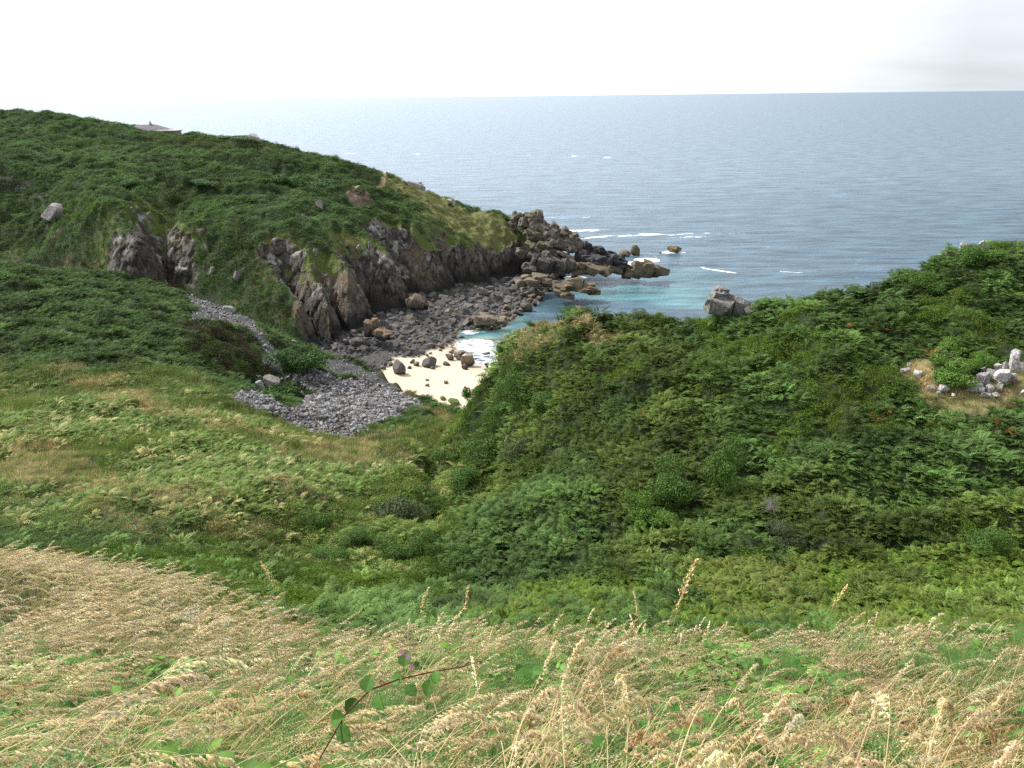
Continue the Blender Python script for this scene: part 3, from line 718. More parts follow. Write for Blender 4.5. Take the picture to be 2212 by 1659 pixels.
bare = np.maximum(inpoly(Xh, Yh, [(752,418),(790,420),(800,440),(770,445)], 1.5, y0=180), nearline(Xh, Yh, [(640,655),(665,700),(690,735)], 1.0, y0=150))
bare = np.maximum(bare, inpoly(Xh, Yh, [(340,560),(375,580),(385,615),(350,620)], 1.2, y0=150))
gc = lerp(gc, [0.11, 0.08, 0.055], bare)
hc = gc*(1-rock[..., None])+rc*rock[..., None]
m_head = groundmat('headland_ground', 0.9, 0.6)
head, used = grid_mesh('headland', Pd[..., 0], Pd[..., 1], Pd[..., 2], m_head, keep=(dh > -6) & (Pd[..., 2] > -3))
setcol(head, 'col', hc, used)

Xb, Yb = tg(-0.5, 0.35, 420, np.arange(92, 300, .5))
Zb = beach(Xb, Yb)
BOULD = [(676,763),(715,776),(765,788),(812,808),(835,792),(850,768),(905,765),(925,748),(965,738),(975,724),(990,700),(1070,702),(1092,690),(1120,668),(1150,652),(1190,610),(1206,592),(1180,585),(1100,583),(986,612),(900,640),(800,690),(730,715),(690,728)]
BPZ = np.array([uvz(u, v, 1.8) for u, v in BOULD])
db, _, _ = poly_sdf(Xb, Yb, BPZ); bm_ = smooth(db+fbm(Xb/3, Yb/3, o=3, s=111)*1.4, -0.6, 0.6)
Zb = Zb+bm_*(0.5+0.35*fbm(Xb/1.5, Yb/1.5, o=2, s=113))
wd, _, _ = poly_sdf(Xb, Yb, WPOLY)
cb = np.zeros(Xb.shape+(3,))+np.array([0.52, 0.425, 0.315])
cb = cb*(1+0.07*fbm(Xb/6, Yb/3, o=4, s=115)+0.05*fbm(Xb/1.2, Yb/0.7, o=3, s=117))[..., None]
cb = lerp(cb, [0.40, 0.32, 0.23], (1-smooth(wd+fbm(Xb/5, Yb/5, s=116)*2.0, 1.0, 5.0))*0.85)
cb = lerp(cb, [0.055, 0.053, 0.052], bm_)
m_sand = groundmat('beach_sand', 3.0, 0.12)
bo, used = grid_mesh('beach', Xb, Yb, Zb, m_sand, keep=Zb > -4)
setcol(bo, 'col', cb, used)

# ------------------------------------------------------------------ sea
m_sea = newmat('sea_water'); t = NT(m_sea)
ge = t.n('ShaderNodeNewGeometry'); P_ = ge.outputs['Position']
a_ = t.n('ShaderNodeAttribute', attribute_type='GEOMETRY', attribute_name='col')
f_ = t.n('ShaderNodeAttribute', attribute_type='GEOMETRY', attribute_name='foam')
mpn = t.n('ShaderNodeMapping', ins={'Vector': P_, 'Rotation': (0, 0, 0.25), 'Scale': (0.30, 1.0, 1.0)})
w1 = t.n('ShaderNodeTexNoise', ins={'Vector': mpn.outputs[0], 'Scale': 0.055, 'Detail': 3.0, 'Roughness': 0.5})
w2 = t.n('ShaderNodeTexNoise', ins={'Vector': mpn.outputs[0], 'Scale': 0.35, 'Detail': 5.0, 'Roughness': 0.6})
w3 = t.n('ShaderNodeTexNoise', ins={'Vector': mpn.outputs[0], 'Scale': 1.6, 'Detail': 4.0, 'Roughness': 0.6})
s1 = t.n('ShaderNodeMath', operation='MULTIPLY_ADD', ins={0: w1.outputs['Fac'], 1: 2.6, 2: w2.outputs['Fac']})
s2 = t.n('ShaderNodeMath', operation='MULTIPLY_ADD', ins={0: w3.outputs['Fac'], 1: 0.30, 2: s1.outputs[0]})
bp = t.n('ShaderNodeBump', ins={'Strength': 1.0, 'Distance': 1.15, 'Height': s2.outputs[0]})
wm = t.n('ShaderNodeTexNoise', ins={'Vector': mpn.outputs[0], 'Scale': 0.16, 'Detail': 6.0, 'Roughness': 0.65})
wv = t.n('ShaderNodeMapRange', ins={0: wm.outputs['Fac'], 1: 0.33, 2: 0.67, 3: 0.5, 4: 1.6})  # light and dark of the swell's facets painted into the water colour
wc = t.n('ShaderNodeVectorMath', operation='SCALE', ins={0: a_.outputs['Color'], 'Scale': wv.outputs[0]})
water = t.n('ShaderNodeBsdfPrincipled', ins={'Base Color': wc.outputs[0], 'Roughness': 0.33, 'IOR': 1.33, 'Specular IOR Level': 0.5, 'Normal': bp.outputs[0]})
fo = t.n('ShaderNodeBsdfDiffuse', ins={'Color': (0.85, 0.87, 0.88, 1)})
fm = t.n('ShaderNodeMapping', ins={'Vector': P_, 'Scale': (0.55, 1.0, 1.0)})
fn = t.n('ShaderNodeTexNoise', ins={'Vector': fm.outputs[0], 'Scale': 0.8, 'Detail': 9.0, 'Roughness': 0.72, 'Distortion': 0.6})
fs = t.n('ShaderNodeMath', operation='ADD', ins={0: fn.outputs['Fac'], 1: f_.outputs['Fac']})
fr = t.n('ShaderNodeMapRange', ins={0: fs.outputs[0], 1: 1.0, 2: 1.14, 3: 0.0, 4: 1.0})
ms = t.n('ShaderNodeMixShader', ins={0: fr.outputs[0], 1: water.outputs[0], 2: fo.outputs[0]})
t.n('ShaderNodeOutputMaterial', ins={0: ms.outputs[0]})
ys = np.r_[np.arange(120, 330, .5), np.arange(330, 700, 1.6), np.geomspace(702, 80000, 160)]
Xs, Ys = tg(-1.15, 1.15, 900, ys)
wds, _, _ = poly_sdf(Xs, Ys, WPOLY)
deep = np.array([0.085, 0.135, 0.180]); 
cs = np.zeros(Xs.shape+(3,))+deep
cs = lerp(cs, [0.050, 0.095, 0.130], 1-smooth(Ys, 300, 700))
def blob(x, y, u, v, rx, ry, s=121, wob=0.4):
    p = at_z(u, v, 0); q = ((x-p[0])/rx)**2+((y-p[1])/ry)**2
    return 1-smooth(q+fbm(x/9, y/9, o=3, s=s)*wob, 0.3, 1.1)
sh = np.maximum.reduce([blob(Xs, Ys, 1060, 725, 12, 16), blob(Xs, Ys, 1100, 705, 8, 14), blob(Xs, Ys, 1400, 635, 26, 16)*0.85, blob(Xs, Ys, 1500, 650, 18, 14)*.8, blob(Xs, Ys, 1460, 600, 26, 18)*0.35])
cs = lerp(cs, [0.085, 0.27, 0.26], sh*0.36)
cs = lerp(cs, [0.42, 0.46, 0.36], np.maximum(blob(Xs, Ys, 1040, 745, 9, 9), blob(Xs, Ys, 1070, 710, 5, 5)*0.4)*0.6)
weed = smooth(fbm(Xs/5, Ys/3, o=3, s=125), 0.15, 0.4)*np.maximum(blob(Xs, Ys, 1040, 740, 12, 12), 0)*0.7
cs = lerp(cs, [0.03, 0.045, 0.045], weed)
cs = lerp(cs, [0.015, 0.05, 0.065], np.maximum(blob(Xs, Ys, 1230, 600, 9, 16), blob(Xs, Ys, 1170, 650, 9, 10))*0.8)
foam = np.zeros(Xs.shape)
shore = 1-smooth(np.abs(-wds), 0.0, 2.2)
foam = np.maximum(foam, shore*0.40*(Ys > 150)*(Ys < 300))
foam = np.maximum(foam, np.maximum.reduce([blob(Xs, Ys, 1045, 775, 7, 6, wob=.8), blob(Xs, Ys, 1022, 745, 7, 8, wob=.8), blob(Xs, Ys, 1010, 715, 5, 5, wob=.8), blob(Xs, Ys, 1070, 790, 6, 5)])*0.56)
foam = np.maximum(foam, np.maximum.reduce([blob(Xs, Ys, 1385, 562, 8, 7, wob=.8)*.64, blob(Xs, Ys, 1365, 570, 5, 9)*.6, blob(Xs, Ys, 1245, 600, 6, 4)*.6, blob(Xs, Ys, 1455, 545, 7, 4)*.58]))
def streak(u0, v0, u1, v1, wv_, amt):
    global foam
    a = at_z(u0, v0, 0)[:2]; b = at_z(u1, v1, 0)[:2]; w = abs(at_z(u0, v0-wv_, 0)[1]-at_z(u0, v0+wv_, 0)[1])/2
    d, i, tt = poly_sdf(Xs, Ys+fbm(Xs/14, Ys/30, o=3, s=131)*w*1.3, np.array([a, b]), closed=False)
    foam = np.maximum(foam, (1-smooth(d, 0, w))*amt*(0.75+0.5*fbm(Xs/12, Ys/12, o=3, s=133)))
for s_ in [(1225,497,1345,500,4,.66),(1250,514,1400,508,4,.58),(1390,506,1610,503,4.5,.68),(1430,512,1560,512,4,.6),(1150,470,1270,468,3,.5),(1330,480,1390,478,3,.5),
           (1430,563,1520,578,3,.56),(1520,580,1600,592,3,.62),(1690,588,1800,594,3,.62),(1780,600,1850,598,3,.5),(1400,545,1425,560,3,.55),
           (700,331,900,333,1.6,.55),(1080,333,1330,340,1.6,.5),(1540,355,1640,355,1.6,.48),(1880,380,1990,388,1.6,.45),(1640,532,1700,536,2,.45),(1870,470,1920,472,2,.42)]: streak(*(s_[:5]+(s_[5]+0.15,)))
foam = np.maximum(foam, smooth(fbm(Xs/34, Ys/16, o=3, s=137), 0.22, 0.5)*0.37*(Ys > 290)*(1-smooth(Ys, 600, 900)))
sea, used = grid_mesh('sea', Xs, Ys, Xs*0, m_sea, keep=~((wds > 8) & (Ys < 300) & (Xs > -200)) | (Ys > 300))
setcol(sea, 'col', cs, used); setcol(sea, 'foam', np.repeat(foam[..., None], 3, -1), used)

# ------------------------------------------------------------------ ground cover (masses nobody could count)
m_leaf = leafmat('leaf_cover'); m_straw = leafmat('straw', 0.42, 0.6, 0.25)
def tintvar(base, n, r, x=None, y=None, amt=0.22, hue=0.06):
    c = np.zeros((n, 3))+base
    c = c*(1+amt*r.standard_normal((n, 1)))*(1+hue*r.standard_normal((n, 3)))
    return np.clip(c, 0.004, 0.95)
def veg_points(P, kind_base, r): pass

# 1. bracken and scrub on the near hills
x, y = scatter(-190, 110, 24, 232, 7.5, seed=11)
far_keep = rng.random(len(x)) < np.clip(60/np.maximum(y, 1), 0.36, 1)*1.0
x, y = x[far_keep], y[far_keep]
z = bil(g_land, x, y); ok = (z >= bil(g_head, x, y)-0.4) & (poly_sdf(x, y, COAST_XY)[0] > 0.2)
x, y, z = x[ok], y[ok], z[ok]; ok = visible(x, y, z); x, y = x[ok], y[ok]
M_ = land_masks(x, y); z = land(x, y)-0.12+swell(x, y, M_); r = np.random.default_rng(12)
keep = (r.random(len(x)) > M_['scree']*1.2) & (r.random(len(x)) > M_['clear']*0.97) & (r.random(len(x)) > M_['dry']*0.85) & (r.random(len(x)) > M_['edge']*1.1)
x, y, z = x[keep], y[keep], z[keep]; M_ = {k: (v[keep] if v is not None else None) for k, v in M_.items()}
pt = fbm(x/11, y/11, o=3, s=141); pt2 = fbm(x/5, y/5, o=3, s=143); pt3 = fbm(x/2.2, y/2.2, o=2, s=144)
n = len(x)
# families: 0 bracken, 1 leafy scrub, 2 grassy weeds
scrub_zone = np.clip(inpoly(x, y, [(-200,1045),(0,1060),(200,1095),(420,1135),(560,1110),(680,1080),(830,1030),(990,900),(1030,800),(1100,880),(1050,1010),(960,1100),(1010,1250),(700,1330),(300,1300),(-200,1250)], 2, y0=20), 0, 1)
grey_zone = inpoly(x, y, [(-200,1045),(0,1050),(200,1090),(420,1140),(300,1180),(0,1200),(-200,1180)], 1.5, y0=20)
valley = smooth(-x+0.0*y, 2, 10)*smooth(y, 50, 60)
fam = np.where(r.random(n) < scrub_zone*0.9, 1, np.where((r.random(n) < 1.1*valley*(x < -5)*(y < 122)*(y > 45)*(0.6+pt)), 2, 0))
spurm = (x > -6) & (y < 100)
fam = np.where(spurm & (fam == 0) & (r.random(n) < smooth(pt2, 0.1, 0.5)*0.8), 1, fam)
fam = np.where(spurm & (fam == 0) & (r.random(n) < 0.10+smooth(pt3, 0.1, 0.5)*0.25), 2, fam)
T = tintvar(C_BRACK, n, r)
T = lerp(T, C_BRACK2, smooth(pt, 0.0, 0.5)*0.6*spurm)
T = lerp(T, [0.13, 0.13, 0.045], smooth(pt2+pt3*.5, 0.35, 0.7)*0.5*spurm)
T = lerp(T, [0.090, 0.145, 0.045], smooth(-pt-pt2*.3, 0.1, 0.5)*0.8)
T = T*(1+0.65*fbm(x/3.0, y/3.0, o=3, s=147)+0.4*fbm(x/9, y/9, o=2, s=148))[:, None].clip(0.45, 1.7)
T = lerp(T, C_RUST, (spurm & (r.random(n) < 0.0015+0.02*inpoly(x, y, [(1800,700),(2000,720),(1990,800),(1850,790)], 3))).astype(float)*0.9)
T = np.where((fam == 1)[:, None], lerp(tintvar([0.075, 0.13, 0.024], n, r), [0.115, 0.18, 0.028], smooth(pt2, -.1, .5)), T)
T = lerp(T, [0.075, 0.12, 0.06], grey_zone*0.8*(fam == 1))
T = np.where(((fam == 2) & ~spurm)[:, None], lerp(tintvar([0.13, 0.19, 0.05], n, r), [0.28, 0.26, 0.11], smooth(pt2+pt3*.4, 0.0, 0.5)), T)
T = lerp(T, [0.52, 0.48, 0.30], M_['cream']*(r.random(n) < 0.25))
T = lerp(T, C_HEATH, M_['heath']*(r.random(n) < 0.65)); fam = np.where(M_['heath'] > .5, 1, fam)
T = np.where(((M_['dry'] > 0.4) & (r.random(n) < 0.45))[:, None], C_DRY*0.85, T)
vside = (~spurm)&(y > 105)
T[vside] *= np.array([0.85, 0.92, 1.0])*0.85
lv = (~spurm)*smooth(128-y+6*pt, 0, 22)*smooth(y, 42, 50)*(0.45+0.55*smooth(pt2, -0.4, .3)); T = lerp(T, [0.18, 0.245, 0.075], lv*0.8*(M_['cream'] < .3)); T = lerp(T, [0.50, 0.44, 0.24], lv*(r.random(n) < .15)*.9)
T = T*np.where(spurm[:, None], np.array([0.85, 0.90, 0.80]), np.array([0.98, 1.0, 0.8]))
big = np.clip(y/70, 0.85, 1.7)
def put(name, protos, sel, label, size, zs=None, mat=None, tilt=0.18, sink=0.0):
    k = np.nonzero(sel)[0]; q = len(k)
    P = np.stack([x[k], y[k], z[k]-sink], -1)
    return stuff_object(name, protos, P, size[k]*np.clip(r.lognormal(-.03, .26, q), .5, 1.7), r.uniform(0, 6.28, q), r.normal(0, tilt, (q, 2)), r.integers(0, len(protos), q), T[k], mat or m_leaf, label)
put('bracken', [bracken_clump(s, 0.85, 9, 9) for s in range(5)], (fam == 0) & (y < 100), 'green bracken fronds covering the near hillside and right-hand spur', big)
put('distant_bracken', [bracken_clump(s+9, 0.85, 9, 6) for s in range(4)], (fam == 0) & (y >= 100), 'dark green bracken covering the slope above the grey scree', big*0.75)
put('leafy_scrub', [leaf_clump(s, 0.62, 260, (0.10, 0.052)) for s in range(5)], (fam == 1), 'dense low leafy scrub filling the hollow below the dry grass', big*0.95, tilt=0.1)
put('meadow_weeds', [tuft(s, 40, 0.55, 0.9, 0.030, (0.2, 0.0)) for s in range(4)], fam == 2, 'pale green grass and weeds on the valley floor', big)
print('near cover', n)

# 2. dry grass and weeds in the valley strips, on the spur crest and in the rock clearing
x, y = scatter(-120, 80, 38, 150, 7.0, seed=21); z = bil(g_land, x, y)
M_ = land_masks(x, y); keep = rng.random(len(x)) < np.clip(M_['dry']*0.95+M_['clear']*0.8+M_['cream']*0.4+M_['edge']*0.7, 0, 1)*(1-M_['scree'])
keep &= poly_sdf(x, y, COAST_XY)[0] > 0.1
x, y = x[keep], y[keep]; n = len(x); M_ = {k: (v[keep] if v is not None else None) for k, v in M_.items()}; z = land(x, y)-0.05+swell(x, y, M_)
pt2 = fbm(x/3, y/3, o=3, s=145)
T = tintvar(C_DRY*np.array([1.35, 1.45, 1.4]), n, r, amt=.15); T = lerp(T, [0.22, 0.24, 0.08], smooth(pt2, -0.1, 0.5)*0.7)
T = lerp(T, [0.22, 0.20, 0.08], M_['edge']*.7); T = lerp(T, [0.42, 0.40, 0.22], M_['cream']*.6)
big = np.clip(y/60, 0.8, 1.8)
put('dry_meadow_grass', [tuft(s+30, 40, 0.38, 0.8, 0.026, (0.3, 0.05)) for s in range(4)], np.ones(n, bool), 'straw-coloured grass in strips across the valley and on the spur crest', big)

# 3. cover on the headland
x, y = scatter(-330, 60, 182, 400, 2.8, t=0.95, seed=31); x = x[:]; 
Zq, dq, sq, rq = headland(x, y)
ok = (dq > 0.3) & (Zq > bil(g_land, x, y)-0.5); x, y, Zq, sq = x[ok], y[ok], Zq[ok], sq[ok]
ok = visible(x, y, Zq, 2.5); x, y, z, sq = x[ok], y[ok], Zq[ok], sq[ok]
e = 0.6; hx = (headland(x+e, y)[0]-headland(x-e, y)[0])/(2*e); hy = (headland(x, y+e)[0]-headland(x, y-e)[0])/(2*e)
sl = 1-1/np.sqrt(1+hx*hx+hy*hy)
nq = fbm(x/5, y/5, z/5, o=4, s=91); nbq = fbm(x/13, y/13, z/9, o=3, s=95)
rk = smooth(sl+nq*0.20+nbq*0.34, 0.33, 0.46)*smooth(sq, 0.2, 0.55); rk = np.maximum(rk, (1-smooth(z+nq*2.5, 3.5, 8))*smooth(sq, .25, .5))
rk = np.maximum(rk, smooth(x, 7, 12)); rk = np.maximum(rk, inpoly(x, y, [(228,600),(240,560),(275,515),(310,490),(330,530),(345,580),(372,636),(300,640),(250,622)], 1.2, y0=150)); rk = rk*(1-inpoly(x, y, [(90,470),(150,440),(280,455),(300,485),(235,545),(220,600),(120,575)], 1.5, y0=150)); tg_ = inpoly(x, y, TIPG, 2.5, y0=180); pm = nearline(x, y, [(846,374),(830,388),(812,404),(760,410)], 1.3, y0=180)
br = np.maximum(inpoly(x, y, [(752,418),(790,420),(800,440),(770,445)], 1.5, y0=180), nearline(x, y, [(640,655),(665,700),(690,735)], 1.2, y0=150))
grassy = smooth(sl, 0.15, 0.35)*smooth(sq, .35, .8)*(1-inpoly(x, y, [(90,470),(150,440),(280,455),(300,485),(235,545),(220,600),(120,575)], 1.5, y0=150))
keep = (rng.random(len(x)) > rk*1.1) & (rng.random(len(x)) > tg_*0.85) & (rng.random(len(x)) > pm) & (rng.random(len(x)) > br) & (rng.random(len(x)) > grassy*0.75)
x, y, z, tg_, sl, grassy, sq = x[keep], y[keep], (z-0.15+swell_head(x, y, rk, headland(x, y)[1]))[keep], tg_[keep], sl[keep], grassy[keep], sq[keep]; n = len(x)
p1 = fbm(x/24, y/24, o=4, s=151); p2 = fbm(x/6, y/6, o=3, s=152)
T = tintvar([0.082, 0.140, 0.042], n, r, amt=.25)
T = T*(1+0.6*fbm(x/4, y/4, o=3, s=157)+0.5*fbm(x/14, y/14, o=2, s=158))[:, None].clip(0.5, 1.6)
T = lerp(T, [0.05, 0.075, 0.025], smooth(p1+p2*.5, 0.15, 0.6)*.8); T = lerp(T, [0.105, 0.175, 0.065], smooth(-p1-p2*.6, 0.1, 0.6)*.8)
T = lerp(T, [0.14, 0.155, 0.045], np.maximum(grassy, tg_)*.9)
T = lerp(T, [0.10, 0.13, 0.04], (inpoly(x, y, [(300,290),(420,292),(560,305),(620,330),(480,330),(330,310)], 6, y0=180))*.6)
T = lerp(T, C_LIME*.8, inpoly(x, y, [(130,445),(180,432),(260,450),(230,470),(140,475)], 1.5, y0=150)*.7)
T = lerp(T, [0.07, 0.06, 0.045], smooth(p2, .3, .6)*.4*smooth(sl, .1, .3))
big = np.clip(1.05+0.0*y, .9, 1.4)*np.where(grassy > .4, 0.55, 1.0)
put('headland_bracken', [bracken_clump(s+19, 1.0, 8, 4) for s in range(4)]+[leaf_clump(s+60, 0.7, 70, (0.22, 0.12)) for s in range(3)], np.ones(n, bool), 'green bracken and scrub covering the far headland above the cliffs', big)
print('headland cover', n)

# ------------------------------------------------------------------ foreground slope of ripe grass
def fg_scatter(y0, y1, dens, seed):
    rr = np.random.default_rng(seed); n = int(dens*(y1-y0)*2*(1.0*(y1+2)))
    x = rr.uniform(-1.0*(y1+2), 1.0*(y1+2), n); y = rr.uniform(y0, y1, n); k = np.abs(x) < 0.78*(y+1.6); return x[k], y[k]
BROW = np.array([at(*q)[:2] for q in [(-600,1180,18),(0,1180,18.5),(220,1205,17),(450,1240,14.5),(600,1290,12),(700,1312,11),(900,1322,10.2),(1200,1330,9.6),(1600,1322,9.3),(2000,1322,9.2),(2212,1325,9.2),(2900,1325,9.2)]])
BP = np.vstack([BROW, [(30, -20), (-40, -20)]])
def fg_field(x, y):
    d = poly_sdf(x, y, BP)[0]+fbm(x/1.5, y/1.5, o=3, s=161)*1.0
    return smooth(d, -0.4, 0.8)
parts_ = [fg_scatter(1.1, 6.0, 120, 41), fg_scatter(6.0, 12, 95, 42), fg_scatter(12, 20, 80, 43)]
x = np.concatenate([p[0] for p in parts_]); y = np.concatenate([p[1] for p in parts_])
fz = fg_field(x, y); g = fbm(x/0.9, y/0.9, o=3, s=162); g2 = fbm(x/2.6, y/2.6, o=2, s=163)
gapn = 0.85+1.5*g+0.55*g2+0.14*np.clip(x/np.maximum(y, 1), -1, 1)*1.5
k = (rng.random(len(x)) < fz*np.clip(gapn, 0.10, 1)) & (y > 1.15); x, y = x[k], y[k]
z = land(x, y)-0.02; n = len(x); r = np.random.default_rng(44)
T = tintvar([0.93, 0.83, 0.64], n, r, amt=.08, hue=.015); T = lerp(T, [0.66, 0.52, 0.32], (r.random(n) < .10)*0.8); T = lerp(T, [0.74, 0.70, 0.45], (r.random(n) < .15)*0.7)
dirz = 0.25+np.where(x < 0.3*y, 0.5, 0.26)*r.standard_normal(n)+0.6*fbm(x/1.3, y/1.3, o=2, s=165)
far_ = y > 7
near_p = [dry_stalk(s, 0.95, 84, sw=.0045, lodged=[1.1, 1.0, .95, 1.05, .9, 1.15, 1.0, 1.1][s]) for s in range(8)]+[dry_stalk(s+50, 0.9, 0, lodged=1.1, sw=.006) for s in range(4)]
far_p = [dry_stalk(s+20, 0.95, 36, gw=.30, gl=1.35, sw=.005, lodged=[1.0, .85, .75, .95, 1.1][s]) for s in range(5)]
def lay(name, protos, k, T_, label, scl, rz, tilt, mat):
    k = np.nonzero(k)[0]; q = len(k)
    return stuff_object(name, protos, np.stack([x[k], y[k], z[k]], -1), scl[k]*r.uniform(.7, 1.2, q), rz[k], r.normal(0, tilt, (q, 2)), r.integers(0, len(protos), q), T_[k], mat, label)
lay('ripe_grass', near_p, ~far_, T, 'ripe straw-coloured grass with nodding seed heads in the foreground', np.ones(n)*np.interp(y, [1, 6], [1.45, 1.0]), dirz, 0.14, m_straw)
lay('ripe_grass', far_p, far_, T, 'ripe straw-coloured grass along the brow of the foreground slope', np.ones(n)*0.9, dirz, 0.16, m_straw)
print('stalks', n)
# green undergrowth between the stalks
parts_ = [fg_scatter(0.2, 7.0, 46, 51), fg_scatter(7.0, 22, 26, 52)]
x = np.concatenate([p[0] for p in parts_]); y = np.concatenate([p[1] for p in parts_]); kk = rng.random(len(x)) > 0.35*(x > 0); x, y = x[kk], y[kk]; z = land(x, y)+np.interp(y, [1, 6], [0.14, 0.02]); n = len(x)
T = tintvar([0.115, 0.165, 0.05], n, r, amt=.2); T = lerp(T, [0.48, 0.40, 0.20], (r.random(n) < .5)*0.9)
g = fbm(x/0.9, y/0.9, o=3, s=162); m1 = r.random(n)
bs = np.clip(0.50-1.3*g-0.2*x/np.maximum(y, 1), 0.05, 1.0)
T[(x > 0.1*y)] *= 0.85
isb = (m1 < bs*0.62) & (y < 9); T[isb] = tintvar([0.11, 0.22, 0.045], int(isb.sum()), r, amt=.25)
isf = (~isb) & (m1 > 0.90) & (y < 10); T[isf] = tintvar([0.08, 0.18, 0.045], int(isf.sum()), r, amt=.2)
isl = (~isb) & (~isf) & (m1 > 0.78); T[isl] = tintvar([0.10, 0.18, 0.04], int(isl.sum()), r, amt=.2)
rz = r.uniform(0, 6.28, n); on = np.ones(n)
lay('bramble_cover', [bramble_sprig(s, 9, 0.22, 0.085) for s in range(5)], isb, T, 'green bramble leaves growing up through the foreground grass', on*1.0, rz, 0.15, m_leaf)
lay('fern_cover', [bracken_clump(s+70, 0.50, 4, 12, fine=1) for s in range(3)], isf, T, 'feathery green fern fronds among the foreground grass', on, rz, 0.1, m_leaf)
lay('low_weeds', [leaf_clump(s+80, 0.17, 46, (0.045, 0.022), 0.9) for s in range(4)], isl, T, 'small leafy weeds low down between the ripe grass stalks', on*1.2, rz, 0.1, m_leaf)
lay('grass', [tuft(s+90, 20, 0.34, 0.30, 0.006, (0.35, 0.1)) for s in range(5)], ~(isb | isf | isl), T, 'green and yellowing grass blades under the ripe stalks', on*1.15, rz*0.15, 0.15, m_leaf)

# transition band just over the brow: weeds, fern and scattered straw
x, y = scatter(-60, 60, 10, 42, 11.0, t=0.8, seed=61); z = land(x, y)-0.1; n = len(x); q = fg_field(x, y)
k = (q < 0.7) & visible(x, y, z, 0.8); x, y, z = x[k], y[k], z[k]; n = len(x)
T = tintvar([0.115, 0.175, 0.026], n, r, amt=.2); T = lerp(T, [0.16, 0.19, 0.045], smooth(fbm(x/3, y/3, s=171), 0, .5)*smooth(x, -6, 4)); m1 = r.random(n); rz = r.uniform(0, 6.28, n); on = np.ones(n)
leafz = smooth(-x, -2, 4)*0.8+0.15
lay('leafy_scrub', [leaf_clump(s, 0.45, 190, (0.06, 0.032)) for s in range(4)], m1 < leafz, T, 'low leafy scrub just below the brow of the dry grass', on, rz, 0.12, m_leaf)
lay('bracken', [bracken_clump(s+40, 0.7, 6, 10) for s in range(3)], (m1 > leafz) & (m1 < .95), T, 'pale green bracken and weeds just below the brow of the dry grass', on, rz, 0.15, m_leaf)

# ------------------------------------------------------------------ single things
def add_mesh(name, V, F, mat, parent=None, loc=None, cols=None, smooth_=False):
    me = bpy.data.meshes.new(name); me.from_pydata([tuple(v) for v in np.asarray(V)], [], [tuple(int(i) for i in f) for f in F]); me.update()
    if mat: me.materials.append(mat)
    if cols is not None:
        a = me.attributes.new('vc', 'FLOAT_COLOR', 'POINT'); a.data.foreach_set('color', np.c_[np.asarray(cols), np.ones(len(V))].astype(np.float32).ravel())
    if smooth_: me.shade_smooth()
    o = bpy.data.objects.new(name, me); sc.collection.objects.link(o)
    if loc is not None: o.location = tuple(float(q) for q in loc)
    if parent is not None: o.parent = parent
    return o
def tag(o, label, cat, group=None):
    o['label'] = label; o['category'] = cat
    if group: o['group'] = group
    return o
def merge(L):
    V = []; F = []; k = 0
    for v, f in L: V.append(v); F += [tuple(int(i)+k for i in q) for q in f]; k += len(v)
    return np.vstack(V), F
def rotm(e):
    from mathutils import Euler
    return np.array(Euler(e).to_matrix())
M_DARK = rockmat('dark_shore_rock', (0.10, 0.092, 0.085), (0.23, 0.215, 0.20), 0.35, 1.2, attr_tint=True)
M_BROWN = rockmat('brown_shore_rock', (0.16, 0.125, 0.085), (0.27, 0.235, 0.18), 0.4, 1.0, low=((0.03, 0.028, 0.025), 1.0), attr_tint=True)
M_SEA_ROCK = rockmat('weed_stained_rock', (0.14, 0.105, 0.06), (0.11, 0.095, 0.08), 0.5, 0.9, low=((0.15, 0.11, 0.045), 1.5))
M_CRAG = rockmat('crag_rock', (0.125, 0.10, 0.082), (0.27, 0.235, 0.20), 0.35, 0.8, low=((0.032, 0.030, 0.030), 8.5), top=(0.10, 0.11, 0.03), topamt=0.15)
M_PALE = rockmat('pale_lichen_rock', (0.19, 0.17, 0.155), (0.42, 0.40, 0.38), 0.6, 1.6)
M_DULL = rockmat('dull_cliff_rock', (0.15, 0.135, 0.12), (0.34, 0.32, 0.30), 0.5, 1.6)
M_GREY = rockmat('grey_scree_rock', (0.21, 0.20, 0.195), (0.40, 0.39, 0.385), 0.4, 2.2, attr_tint=True)
M_WHITE = rockmat('white_lichen_rock', (0.22, 0.205, 0.195), (0.52, 0.50, 0.48), 0.7, 2.4, attr_tint=True)
M_ALGAE = rockmat('algae_rock', (0.15, 0.15, 0.08), (0.24, 0.24, 0.14), 0.3, 1.6, top=(0.13, 0.21, 0.035), topamt=0.85)
M_ORANGE = rockmat('orange_lichen_rock', (0.13, 0.105, 0.085), (0.27, 0.22, 0.17), 0.4, 0.9, low=((0.03, 0.028, 0.027), 5.0), top=(0.24, 0.13, 0.04), topamt=0.1)
M_RED = rockmat('red_brown_rock', (0.22, 0.125, 0.085), (0.33, 0.23, 0.18), 0.3, 1.8)

